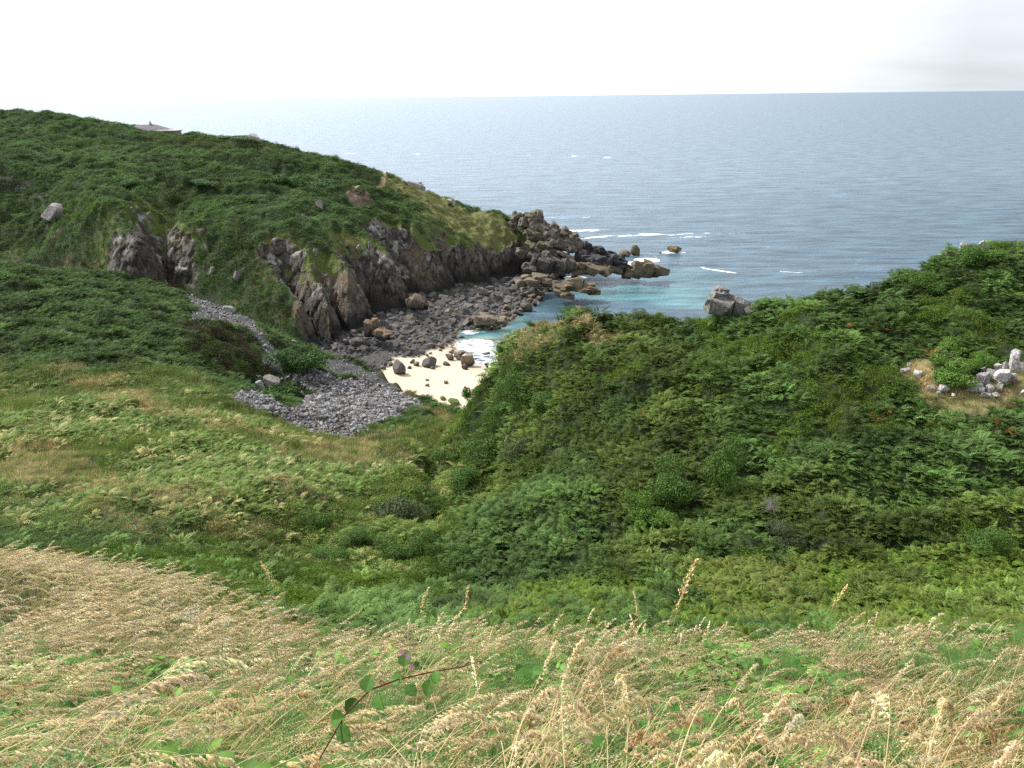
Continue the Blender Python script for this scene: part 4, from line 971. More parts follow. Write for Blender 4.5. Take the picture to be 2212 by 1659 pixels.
def ground_at(x, y): return float(np.maximum(np.maximum(bil(g_land, x, y), bil(g_head, x, y)), bil(g_beach, x, y)))
def boulder(u, v, wpx, hpx, mat, label, cat='boulder', name='boulder', seed=None, squash=None, group=None, y=None, sub=4, cuts=13, boxy=0, z=None, rot=None, sink=0.18):
    """a single rock whose foot stands at the spot seen at (u, v); wpx, hpx are its size in the photograph"""
    p = (hit_sky(u, v, 440 if y > 200 else 105) if y > 60 else at(u, v, y)) if y else (at_z(u, v, z) if z is not None else hit(u, v, y0=20))
    seed = seed if seed is not None else int(u*7+v*3)
    dist = np.linalg.norm(p-[0, 0, H]); w = wpx/1737*dist; h = hpx/1737*dist/0.95
    V, F = rock_shape(seed, sub, cuts, (1, 1, 1), 0.05, boxy); r = np.random.default_rng(seed+5)
    V = V@rotm((r.uniform(-.3, .3), r.uniform(-.3, .3), r.uniform(0, 6.28)) if rot is None else rot).T
    V -= (V.max(0)+V.min(0))/2; V /= (V.max(0)-V.min(0)); V *= np.array([w, w*r.uniform(.75, 1.0), h*(1+sink)]); V[:, 2] += h*(1+sink)/2-h*sink
    o = add_mesh(name, V, F, mat, loc=p); return tag(o, label, cat, group)
def pile(blocks, seed, mat, name, label, cat, group=None, sub=3, split=0, snap=0):
    """rock mass of jointed blocks; blocks: (u, v of foot, width px, height px, forward distance, lean)"""
    L = []; p0 = None; dy = 0
    for i, b in enumerate(blocks):
        u, v, w, h, y = b[:5]; lean = b[5] if len(b) > 5 else 0.0
        if snap: p = hit_sky(u, v+2, snap); p[2] -= h/1737*p[1]*.25
        else: p = at(u, v, y)
        dist = np.linalg.norm(p-[0, 0, H]); W = w/1737*dist; Hh = h/1737*dist
        if p0 is None: p0 = p.copy()
        rr = np.random.default_rng(seed*31+i)
        for j in range(split+1):
            V, F = rock_shape(seed*31+i*7+j*101, sub, 9, (1, 1, 1), 0.03, 1)
            V -= (V.max(0)+V.min(0))/2; V /= (V.max(0)-V.min(0))
            if split == 0: f = np.array([1, 1, 1.0]); o_ = np.zeros(3)
            else: f = np.array([rr.uniform(.32, .62), rr.uniform(.4, .7), rr.uniform(.35, .7)]); f = np.array([.98, 1.0, .92]) if j == 0 else f; o_ = np.array([rr.uniform(-.36, .36)*W, rr.uniform(-.4, .25)*W, rr.uniform(-.10, .42)*Hh])*(0.0 if j == 0 else 1)
            V *= np.array([W*1.1, W*(b[6] if len(b) > 6 else 0.9), Hh*1.15])*f
            V[:, 2] += Hh*0.5; V = V@rotm((rr.normal(0, .12), lean+0.16+rr.normal(0, .10), rr.uniform(-.5, .5))).T
            L.append((V*(0.88 if cat == 'crag' else 1)+p-p0+o_, F))
    V, F = merge(L); return tag(add_mesh(name, V, F, mat, loc=p0), label, cat, group)

# --- boulders on the sand
SB = [(863,808,29,29,M_DARK,'large rounded black boulder standing alone on the left of the sand'),
 (927,791,32,19,M_DARK,'wedge-shaped dark boulder in the middle of the upper sand'),
 (1011,789,31,24,M_BROWN,'biggest brown boulder at the edge of the surf'),
 (993,770,26,11,M_BROWN,'long flat-topped brown boulder just behind the biggest brown one'),
 (973,777,16,13,M_BROWN,'round ribbed boulder left of the flat-topped brown one'),
 (991,777,12,9,M_DARK,'small blue-grey boulder between two brown ones near the surf'),
 (1004,796,15,10,M_BROWN,'small split boulder at the foot of the biggest brown boulder'),
 (965,788,16,7,M_BROWN,'low sloping brown slab on the sand left of the biggest brown boulder'),
 (935,796,11,6,M_DARK,'small rock on the near side of the wedge-shaped dark boulder'),
 (891,784,12,8,M_DARK,'dark boulder right behind a browner one near the black boulder'),
 (900,790,14,9,M_BROWN,'brown-grey boulder right of the large black boulder'),
 (885,796,10,7,M_DARK,'small grey stone close beside the large black boulder'),
 (920,752,12,9,M_DARK,'small pointed dark stone at the upper edge of the sand'),
 (882,767,12,8,M_DARK,'sharp dark rock rising from the upper left of the sand'),
 (873,771,15,5,M_DARK,'low dark slab joined to the sharp rock on the upper left sand'),
 (911,757,8,4,M_DARK,'small dark stone near the pointed stone on the upper sand'),
 (923,769,8,4,M_BROWN,'small flat brown stone on the upper middle sand'),
 (930,764,8,3,M_BROWN,'flat brown stone above the wedge-shaped boulder'),
 (951,757,9,3,M_DARK,'thin dark stone flat on the uppermost sand'),
 (923,822,9,4,M_GREY,'grey stone alone in the middle of the bare sand'),
 (923,834,10,6,M_DARK,'small dark pyramid stone on the lower bare sand'),
 (964,828,11,6,M_BROWN,'curved brown rock fragment on the right of the bare sand'),
 (958,864,15,9,M_ALGAE,'smaller of two greenish boulders at the bottom of the beach'),
 (981,873,27,15,M_ALGAE,'large boulder coated in bright green algae at the bottom of the beach'),
 (987,899,22,13,M_RED,'red-brown rock where the sand meets the grass'),
 (940,868,12,3,M_ALGAE,'flat greenish stone left of the two green boulders'),
 (1033,717,17,9,M_ALGAE,'rounded greenish rock standing in the turquoise shallows'),
 (998,730,12,5,M_DARK,'low dark rock awash at the edge of the white surf'),
 (1004,710,11,8,M_DARK,'dark rock at the upper end of the white surf'),
 (994,714,13,8,M_DARK,'dark rock beside the upper end of the white surf, left of its neighbour'),
 (1050,766,20,6,M_DARK,'long low rock awash in the white foam'),
 (1051,792,12,9,M_BROWN,'tan rock on the wet sand at the right end of the surf'),
 (1049,800,9,4,M_DARK,'small dark stone on the wet sand below the tan rock'),
 (958,736,17,12,M_DARK,'rounded grey boulder at the boulder field edge above the sand'),
 (974,737,14,8,M_DARK,'flattened grey boulder beside the surf edge'),
 (977,729,18,8,M_DARK,'low grey boulder just above the flattened one by the surf'),
 (974,719,13,8,M_DARK,'grey boulder on the small upper tongue of sand'),
 (975,761,13,6,M_GREY,'pale grey slab on the sand beside the weed line'),
 (967,770,10,6,M_DARK,'small dark rock left of the round ribbed boulder'),
 (862,770,9,5,M_DARK,'dark stone at the left rim of the sand'),(845,790,11,7,M_DARK,'dark stone where the sand narrows at the far left'),
 (828,798,13,8,M_DARK,'grey stone at the leftmost point of the sand')]
for u, v, w, h, m, lab in SB:
    boulder(u, v, w, h, m, lab, z=float(bil(g_beach, *at_z(u, v, 1.5)[:2])))
# weed line beside the surf
for i, (u, v) in enumerate([(974,744),(978,747),(976,751),(981,753),(979,757)]):
    boulder(u, v, 9, 2.2, M_DARK, 'thin strip of dark weed along the edge of the surf', 'seaweed', 'seaweed_strip', seed=900+i, z=1.0, sub=3, group='weed strips at the surf edge')

# --- rocks standing in the sea
boulder(1350,553,28,11,M_SEA_ROCK,'low ledge rock touching the taller rock off the headland tip','rock','sea_rock',z=-0.1,boxy=1)
boulder(1372,551,21,21,M_SEA_ROCK,'tallest of the small rocks off the headland tip','rock','sea_rock',z=-0.1)
boulder(1457,545,30,13,M_SEA_ROCK,'wedge-shaped rock farthest out in the sea, ringed with foam','rock','sea_rock',z=-0.1)
boulder(1427,547,6,3,M_SEA_ROCK,'tiny rock just breaking the surface left of the farthest wedge rock','rock','sea_rock',z=-0.1)
pile([(1366,601,38,20,268),(1384,600,40,36,266),(1404,597,36,26,268),(1424,596,34,19,269),(1352,602,20,14,268),(1375,585,18,14,268)],3,M_SEA_ROCK,'sea_stack','broad brown sea rock with a dark stepped top off the headland tip','rock',split=3)
pile([(1212,636,36,24,240),(1236,628,44,27,243),(1262,632,40,18,242),(1282,634,30,10,242),(1206,640,26,14,237),(1236,622,22,18,245),(1222,644,30,12,236)],4,M_SEA_ROCK,'sea_rock','long tan rock ledge with a dark knob lying off the boulder beach','rock',split=3)
for u, v, w, h, lab in [(1197,604,20,18,'square tan boulder at the water edge below the headland'),(1213,600,17,11,'pointed tan boulder standing right of the square one'),(1241,600,17,8,'rounded tan boulder awash in foam below the headland'),
                        (1137,672,27,17,'large rounded tan boulder in the water at the right end of the boulder beach'),(1152,645,15,14,'tan boulder at the waterline above the large rounded one'),(1143,655,20,11,'brown boulder beside the waterline between two tan ones'),
                        (1185,622,18,12,'yellowish boulder left of the long tan ledge'),(1176,615,14,9,'small yellowish boulder at the waterline'),(1190,629,14,8,'yellowish rock just left of the long ledge'),(1097,688,20,12,'brown boulder half in the water near the rock platform')]:
    boulder(u, v, w, h, M_BROWN, lab, z=0.0)
pile([(1035,699,26,16,212),(1052,700,34,18,211),(1070,701,24,14,211),(1045,690,24,14,216),(1084,700,18,9,211),(1022,696,18,12,213)],6,M_BROWN,'rock_platform','broad lumpy brown rock platform above the surf','rock',split=3)
pile([(1140,610,30,16,252),(1165,612,36,20,251),(1180,616,26,14,250),(1150,618,34,16,248),(1125,618,30,14,248)],7,M_BROWN,'rock_slab','brown slabs stacked at the back of the boulder beach','rock')

# --- crags at the tip of the headland
pile([(1117,486,26,26,283,-.1),(1108,492,20,14,282),(1123,480,18,20,284,.05)],8,M_CRAG,'rock_pinnacle','square rock pinnacle on the skyline, left of the larger one','crag',sub=3,split=6)
B = [(1149,486,42,30,282,.1),(1140,478,26,20,283,.1),(1163,490,26,22,281,.3),(1136,496,40,26,280,.2),(1160,508,44,30,278,.2),(1183,505,36,26,279,.3),(1150,520,40,26,276,.15),(1180,524,46,28,276,.25),(1205,520,40,28,277,.3),(1220,512,30,20,279,.35),
     (1230,530,36,28,276,.3),(1205,540,46,26,274,.2),(1175,545,44,24,273,.2),(1145,542,36,22,273,.1),(1228,546,34,22,273,.2),(1150,560,40,24,272,0),(1130,560,36,24,271,0),(1245,540,30,24,275,.3)]
pile(B,9,M_CRAG,'crag','large craggy outcrop of blocky brown rock crowning the headland tip','crag',sub=3,split=6)
B = [(1262,550,24,28,275,.1),(1258,565,34,30,273),(1285,560,34,30,274,.1),(1280,575,44,28,271),(1305,566,36,26,273,.2),(1310,580,44,28,270,.1),(1330,575,36,26,272,.3),(1340,584,40,22,270,.25),(1276,548,16,18,277),(1300,552,20,16,276),(1320,562,20,16,275),(1352,586,24,14,270,.3)]
M_BLACK = rockmat('black_shore_rock', (0.045, 0.043, 0.045), (0.11, 0.10, 0.10), 0.3, 0.7, low=((0.15, 0.11, 0.055), 2.2))
pile(B,10,M_BLACK,'crag','black jagged ridge of rock running down into the sea at the headland tip','crag',sub=3,split=6)
B = [(1250,592,44,26,266),(1275,592,50,24,266,.1),(1300,590,50,20,267,.15),(1322,588,40,14,268,.15),(1240,592,24,20,266)]
pile(B,11,M_SEA_ROCK,'rock_ledge','smooth yellow-brown rock ledge along the water under the black ridge','crag',split=3)
M_CAVE = rockmat('dark_block_rock', (0.10, 0.085, 0.072), (0.20, 0.18, 0.16), 0.35, 0.6, low=((0.05, 0.043, 0.038), 2.5))
pile([(1205,592,34,38,265),(1222,590,34,34,266,.05),(1180,590,30,44,264),(1192,575,40,20,267)],12,M_CAVE,'rock_buttress','grey jointed buttress between the sea cave and the yellow-brown ledge','crag',split=4)
pile([(1160,592,34,44,262),(1140,596,30,30,260)],14,M_CAVE,'rock_buttress','tan-topped buttress left of the sea cave at the back of the boulder beach','crag',split=4)
# --- big rocks at the foot of the cliffs
pile([(804,728,26,38,192,-.1),(812,722,22,30,194),(824,732,40,24,190,.1),(838,733,26,14,189)],15,M_ORANGE,'rock_outcrop','tall outcrop with orange lichen on top rising from the dark boulders','rock',sub=3,split=3)
pile([(768,748,26,18,186),(785,746,24,14,187),(755,745,20,12,187)],16,M_DARK,'rock_outcrop','low black outcrop left of the orange-topped one','rock',split=3)
pile([(900,668,30,34,219),(888,668,20,26,220),(915,668,20,18,219)],17,M_ORANGE,'rock_outcrop','orange-topped block leaning at the foot of the middle cliff','rock',sub=3,split=3)

# --- boulder field: the 300 largest one by one, the rest as one mass
r = np.random.default_rng(71); pts = []
tries = 0; x0, x1, y0, y1 = BPZ[:, 0].min(), BPZ[:, 0].max(), BPZ[:, 1].min(), BPZ[:, 1].max()
cx = r.uniform(x0, x1, 26000); cy = r.uniform(y0, y1, 26000); d_, _, _ = poly_sdf(cx, cy, BPZ)
hh_ = bil(g_head, cx, cy); k = (d_ > 0.1) & (hh_ < 3.6); cx, cy = cx[k], cy[k]
rad = np.clip(r.lognormal(-0.72, 0.48, len(cx)), 0.22, 1.9)*np.clip(0.75+0.35*smooth(cy, 185, 240), .6, 1.2)
order = np.argsort(-rad); acc = []; cellg = {}
for i in order:
    c = (int(cx[i]//2), int(cy[i]//2)); ok = True
    for a in (-1, 0, 1):
        for b in (-1, 0, 1):
            for j in cellg.get((c[0]+a, c[1]+b), ()):
                if (cx[i]-cx[j])**2+(cy[i]-cy[j])**2 < (0.74*(rad[i]+rad[j]))**2: ok = False; break
            if not ok: break
        if not ok: break
    if ok: cellg.setdefault(c, []).append(i); acc.append(i)
acc = np.array(acc); zf = beach(cx[acc], cy[acc])+0.45
vis = visible(cx[acc], cy[acc], zf, 1.0); acc = acc[vis]; zf = zf[vis]
protoR = [add_mesh('boulder', *rock_shape(300+s, 3, 12, (1, .85, .72), 0.04, s % 2), M_DARK if s < 8 else M_BROWN).data for s in range(12)]
for o in list(sc.collection.objects):
    if o.type == 'MESH' and o.data in protoR and o.users: bpy.data.objects.remove(o)
big_n = 185; placed = 0
for j, i in enumerate(acc[:big_n]):
    nearsea = (cx[i] > np.interp(cy[i], [180, 250], [-25, 8]))
    me = protoR[r.integers(8, 12) if (nearsea and r.random() < .75) or r.random() < .08 else r.integers(0, 8)]
    o = bpy.data.objects.new('boulder', me); sc.collection.objects.link(o)
    o.location = (cx[i], cy[i], zf[j]+rad[i]*0.12); s_ = rad[i]*1.12; o.scale = (s_, s_, s_); o.rotation_euler = (r.normal(0, .25), r.normal(0, .25), r.uniform(0, 6.28))
    tag(o, 'angular boulder lying in the jumbled dark boulder field below the cliffs', 'boulder', 'boulders of the dark boulder field')
rest = acc[big_n:]; q = len(rest); zr = zf[big_n:]
ro = stuff_object('boulder_rubble', [pebble(400+s, 2, 11, (1, .85, .7)) for s in range(7)], np.stack([cx[rest], cy[rest], zr], -1), rad[rest]*1.12, r.uniform(0, 6.28, q), r.normal(0, .4, (q, 2)), r.integers(0, 7, q),
             tintvar([0.085, 0.08, 0.078], q, r, amt=.3)*np.where((cx[rest] > np.interp(cy[rest], [180, 250], [-25, 8]))[:, None], [1.6, 1.35, 1.1], 1.0), None or leafmat('rubble_stone', 0.0, 0.8, 0.3), 'smaller grey stones filling the gaps of the boulder field', )
print('boulders', len(acc))

# --- grey scree above the beach
m_stone = leafmat('scree_stone', 0.0, 0.85, 0.3)
sx_, sy_ = scatter(-110, 5, 100, 235, 22.0, seed=81); mk = land_masks(sx_, sy_)
k = rng.random(len(sx_)) < mk['scree']*1.2; k &= (bil(g_land, sx_, sy_) > bil(g_head, sx_, sy_)-0.6); sx_, sy_, s1_ = sx_[k], sy_[k], mk['sc1'][k]
sz_ = land(sx_, sy_); q = len(sx_)
ss = np.clip(r.lognormal(-1.95, 0.55, q), 0.07, 0.6)*np.where(s1_ > .5, 1.15, 0.85)*np.where(inpoly(sx_, sy_, SCREE3, .5, 3) > .5, .55, 1)
stuff_object('scree', [pebble(500+s, 2, 6, (1, .7, .6)) for s in range(8)], np.stack([sx_, sy_, sz_+ss*0.2], -1), ss, r.uniform(0, 6.28, q), r.normal(0, .6, (q, 2)), r.integers(0, 8, q),
             tintvar([0.175, 0.168, 0.165], q, r, amt=.42), m_stone, 'broken grey scree stones between the valley grass and the sand')
print('scree', q)
SCR = [(589,838,33,28,M_PALE,'large pale pointed boulder at the left end of the scree'),(563,842,19,19,M_GREY,'rounded grey boulder left of the large pale pointed one'),(581,888,26,14,M_GREY,'broken grey rock pile at the lower left of the scree'),
 (653,856,13,12,M_PALE,'pale rock at the right edge of the green patch in the scree'),(638,742,14,8,M_WHITE,'white rock above the scree near the grassy spur foot'),(519,696,20,14,M_PALE,'pale grey boulder in the stone run coming down the ravine'),
 (497,675,24,14,M_GREY,'dark grey craggy boulder in the stone run'),(606,778,9,8,M_WHITE,'small white stone near the foot of the stone run'),(700,782,8,8,M_GREY,'grey stone beside the grey pebble bank'),(787,822,10,14,M_GREY,'small stone cairn at the head of the scree'),
 (884,882,20,16,M_PALE,'pale angular block at the right end of the scree'),(855,864,16,10,M_PALE,'pale slab on the scree near the beach edge'),(843,861,12,9,M_PALE,'pale block left of the slab near the beach edge'),(857,890,11,12,M_GREY,'upright grey stone in the grass at the right end of the scree'),
 (902,886,12,12,M_PALE,'pale block at the rim above the sand'),(735,900,16,12,M_PALE,'pale upright stone in the lower middle of the scree'),(740,893,12,10,M_PALE,'pale stone behind the upright one in the lower middle of the scree'),(690,862,18,8,M_GREY,'flat grey block right of the green patch in the scree'),
 (690,938,12,8,M_PALE,'pale stone at the lowest edge of the scree'),(845,905,11,8,M_GREY,'grey stone low on the right of the scree'),(817,915,12,9,M_GREY,'grey angular stone by the bracken at the right of the scree'),(803,880,14,9,M_PALE,'pale block in the right half of the scree'),
 (768,885,12,8,M_PALE,'pale block just right of the middle of the scree'),(720,840,10,8,M_PALE,'pale square stone in the upper scree'),(875,875,12,8,M_GREY,'grey block beside the pale angular one at the right end')]
for u, v, w, h, m, lab in SCR: boulder(u, v, w, h, m, lab, cuts=9)

# --- rocks on the headland
boulder(118,466,46,22,M_PALE,'grey rock face poking out beside the grassy knob on the left','rock','rock_outcrop',sink=.6)
boulder(550,301,27,14,M_WHITE,'white-topped boulder on the skyline of the headland','boulder','boulder',y=336)
pile([(893,393,24,14,307),(905,397,16,16,306),(915,401,8,13,305),(880,389,20,8,308)],21,M_PALE,'rock_outcrop','grey blocky outcrop on the headland skyline beside the footpath','rock',snap=440,split=3)
pile([(972,436,12,10,300),(980,441,8,8,299)],22,M_PALE,'rock_outcrop','small grey tooth of rock farther down the headland skyline','rock',snap=440)
for i, (u, v, w, h, lab) in enumerate([(657,470,12,10,'white rock showing through the bracken above the cliffs'),(690,447,18,16,'grey jagged rock in the bracken above the cliffs'),(682,548,12,14,'pale rock high on the second buttress'),(648,556,8,12,'pale rock below the overhanging turf'),
    (800,532,14,14,'pale rock slab high in the middle of the cliffs'),(775,540,12,16,'grey rock slab left of the pale one in the cliffs'),(860,590,14,18,'grey rock tower lower on the fourth buttress'),(876,606,20,14,'pale rounded rock below the grey tower'),(514,600,22,18,'grey rock in the green flank of the first spur'),
    (400,590,22,14,'grey rocks below the knob at the ravine head'),(456,588,20,14,'grey rock in the bracken of the ravine flank'),(835,375,7,5,'small pale rock beside the footpath'),(1012,400+68,8,5,'pale stone on the yellow-green slope'),(1040,470,10,5,'pale stone farther along the yellow-green slope'),(1075,488,8,5,'pale stone near the square pinnacle'),(1063,508,10,6,'brown stone low on the yellow-green slope')]):
    boulder(u, v, w*.9, h*.8, M_DULL, lab, 'rock', 'rock_outcrop', sub=4, boxy=0, sink=.7, cuts=9)

# --- rocks on the right-hand spur
pile([(1548,678,50,38,76.5,.05),(1552,650,38,18,77,.08),(1556,634,28,15,77.5,.15),(1533,676,30,24,76.5),(1592,678,38,32,77,.3),(1575,674,30,34,77),(1612,674,30,18,77)],31,M_DULL,'rock_tor','layered grey rock tor standing on the spur against the sea','rock',sub=3,split=3)
SR = [(2116,522,22,16,'big pale rounded boulder on top of the right-hand hill'),(2098,516,12,8,'small pale boulder left of the big rounded one on the hilltop'),(2129,526,14,7,'white rock below the big rounded boulder on the hilltop'),(2161,524,18,7,'flat grey rock right of the hilltop boulders'),
 (2081,550,20,24,'cracked pale rock face left below the hilltop'),(2031,556,22,13,'pale rock on the skyline left of the hilltop, left one of a pair'),(2046,560,13,14,'pale upright rock on the skyline, right one of a pair'),(1978,563,15,10,'pale rock farthest left on the right-hand skyline'),
 (2190,538,14,8,'grey rock half hidden at the right edge of the hilltop'),(2110,562,6,6,'small grey stone in the bushes below the hilltop')]
for u, v, w, h, lab in SR: boulder(u, v, w, h, M_PALE, lab, 'boulder', 'boulder', y=78 if v < 566 else None, cuts=11)
OC = [(1955,804,18,11,'white block farthest left of the rock clearing'),(1963,790,8,7,'small grey stone above the leftmost white block'),(1981,813,22,13,'long white cracked block second from the left in the clearing'),(2003,816,8,6,'small white stone between two larger ones'),(2032,828,22,10,'low white block left of the middle of the clearing'),
 (2037,842,19,12,'white block below the low one left of the middle'),(2010,842,15,10,'grey-white block at the lower left of the clearing'),(2065,822,32,12,'wide flat grey slab in the middle of the clearing'),(2082,808,12,14,'grey upright stone under the bright green bush'),(2122,804,12,12,'small square white block under the right bright green bush'),
 (2189,802,19,46,'tallest white pillar of rock at the top right of the outcrop'),(2170,798,14,18,'square white block left of the tallest pillar'),(2203,806,16,26,'grey pillar right of the tallest one'),(2122,832,28,28,'large triangular white block on the left of the outcrop'),(2163,824,38,26,'broad white slab in the centre of the outcrop'),
 (2140,815,20,20,'white block between the triangular one and the centre slab'),(2104,838,36,14,'low white block at the lower left of the outcrop'),(2120,846,16,10,'small white block at the foot of the triangular one'),(2137,844,18,14,'rounded white block below the centre slab'),(2128,856,22,9,'flat white stones at the bottom of the outcrop'),
 (2150,856,16,10,'grey-white stone at the bottom right of the outcrop'),(2158,838,18,14,'grey block beside the purple heather'),(2185,822,20,16,'white block behind the purple heather'),(2153,800,18,16,'white stepped block in the upper outcrop'),(2060,855,10,6,'small grey stone at the bottom of the clearing'),(2028,852,10,8,'dark-shadowed stone at the bottom left of the clearing'),(2210,850,10,8,'white stone at the right edge of the picture')]
for u, v, w, h, lab in OC: boulder(u, v, w*.95, h*.85, M_WHITE, lab, 'boulder', 'boulder', cuts=10, boxy=1, sub=3, sink=.3)

# ------------------------------------------------------------------ shrubs
m_bush = leafmat_obj('shrub_leaves', 0.2); m_wood = newmat('shrub_wood'); t = NT(m_wood)
t.n('ShaderNodeOutputMaterial', ins={0: t.n('ShaderNodeBsdfPrincipled', ins={'Base Color': (0.07, 0.05, 0.035, 1), 'Roughness': 0.9}).outputs[0]})
def shrub_mesh(name, seed, n, lw, col, mat, jit=0.7, col2=None, lobes=7):
    """many small leaves over a lumpy crown about 1 m in radius"""
    r = np.random.default_rng(seed); L = []; 
    cen = r.normal(0, .42, (lobes, 3)); cen[:, 2] = np.abs(cen[:, 2])*0.9+0.1; rd = r.uniform(.32, .58, lobes)
    w = rd**2/np.sum(rd**2); pick = r.choice(lobes, n, p=w)
    d = r.normal(0, 1, (n, 3)); d /= np.linalg.norm(d, axis=1)[:, None]
    p = cen[pick]+d*(rd[pick]*(0.78+0.28*r.random(n)))[:, None]*[1, 1, .85]; k = p[:, 2] > -0.15; p, d = p[k], d[k]; n = len(p)
    nn_ = d+r.normal(0, jit, (n, 3)); nn_ /= np.linalg.norm(nn_, axis=1)[:, None]
    t_ = np.cross(nn_, r.normal(0, 1, (n, 3))); t_ /= np.linalg.norm(t_, axis=1)[:, None]; s_ = np.cross(nn_, t_)
    a = lw*r.uniform(.7, 1.3, n)[:, None]
    V = np.stack([p-t_*a, p+s_*a*.45, p+t_*a, p-s_*a*.45], 1).reshape(-1, 3); F = np.arange(4*n).reshape(-1, 4)
    c = np.array(col)*1.25*r.uniform(.6, 1.4, (n, 1)); 
    if col2 is not None: c = lerp(c, col2, (r.random(n) < .35)*1.0)
    me = bpy.data.meshes.new(name); me.vertices.add(4*n); me.vertices.foreach_set('co', V.astype(np.float32).ravel())
    me.loops.add(4*n); me.loops.foreach_set('vertex_index', F.astype(np.int32).ravel()); me.polygons.add(n); me.polygons.foreach_set('loop_start', np.arange(0, 4*n, 4, dtype=np.int32)); me.update(calc_edges=True)
    at_ = me.attributes.new('vc', 'FLOAT_COLOR', 'POINT'); at_.data.foreach_set('color', np.c_[np.repeat(c, 4, 0), np.ones(4*n)].astype(np.float32).ravel())
    me.materials.append(mat); return me
def wood_mesh(seed):
    r = np.random.default_rng(seed); L = []
    for i in range(9):
        d = nrmz(np.array([r.normal(0, .6), r.normal(0, .6), 1.0])); P = [np.array([r.normal(0, .05), r.normal(0, .05), -0.3])]
        for k in range(5): P.append(P[-1]+d*0.26); d = nrmz(d+r.normal(0, .3, 3))
        V = []; F = []
        for k, p in enumerate(P):
            w = 0.05*(1-k/6)
            for q in range(5): V.append(p+np.array([math.cos(q*1.2566), math.sin(q*1.2566), 0])*w)
        for k in range(5):
            for q in range(5): a = k*5+q; b = k*5+(q+1) % 5; F.append((a, b, b+5, a+5))
        L.append((np.array(V), F))
    V, F = merge(L); me = bpy.data.meshes.new('branches'); me.from_pydata([tuple(v) for v in V], [], F); me.materials.append(m_wood); return me
DG = [0.055, 0.11, 0.022]
SH = {'green': [shrub_mesh('foliage', 600+s, 5200, 0.042, DG, m_bush, col2=[0.08, 0.145, 0.025]) for s in range(4)],
      'dark': [shrub_mesh('foliage', 620+s, 5200, 0.042, [0.045, 0.075, 0.028], m_bush, col2=[0.09, 0.085, 0.04]) for s in range(3)],
      'lime': [shrub_mesh('foliage', 640+s, 4200, 0.06, [0.08, 0.155, 0.025], m_bush, col2=[0.11, 0.19, 0.035]) for s in range(2)],
      'heather': [shrub_mesh('foliage', 660, 4200, 0.035, [0.16, 0.07, 0.09], m_bush, col2=[0.07, 0.06, 0.03])],
      'coarse': [shrub_mesh('foliage', 680+s, 1800, 0.085, [0.045, 0.095, 0.03], m_bush, col2=[0.07, 0.13, 0.035]) for s in range(2)]}
WD = [wood_mesh(700+s) for s in range(2)]
def shrub(u, v, w, h, kind, label, y=None, depth=1.0, seed=0, cat='bush', name='shrub', sink=0.25, dz=0):
    p = (hit_sky(u, v, 440 if y > 200 else 105) if y and y not in (85, 87) else at(u, v, y)) if y else hit(u, v, y0=20)
    dist = np.linalg.norm(p-[0, 0, H]); W = w/1737*dist/2*1.05; Hh = h/1737*dist/1.5
    e = bpy.data.objects.new(name, None); sc.collection.objects.link(e); e.location = (p[0], p[1], p[2]+dz); e.rotation_euler = (0, 0, 0.0)
    ms = SH[kind]; me = ms[seed % len(ms)]; c = bpy.data.objects.new('foliage', me); sc.collection.objects.link(c); c.parent = e
    c.scale = (W, W*depth, Hh); c.rotation_euler = (0, 0, (seed*1.37) % 6.28 if abs(depth-1) < .3 else 0)
    b = bpy.data.objects.new('branches', WD[seed % 2]); sc.collection.objects.link(b); b.parent = e; b.scale = (W*.8, W*depth*.8, Hh*.7)
    return tag(e, label, cat)
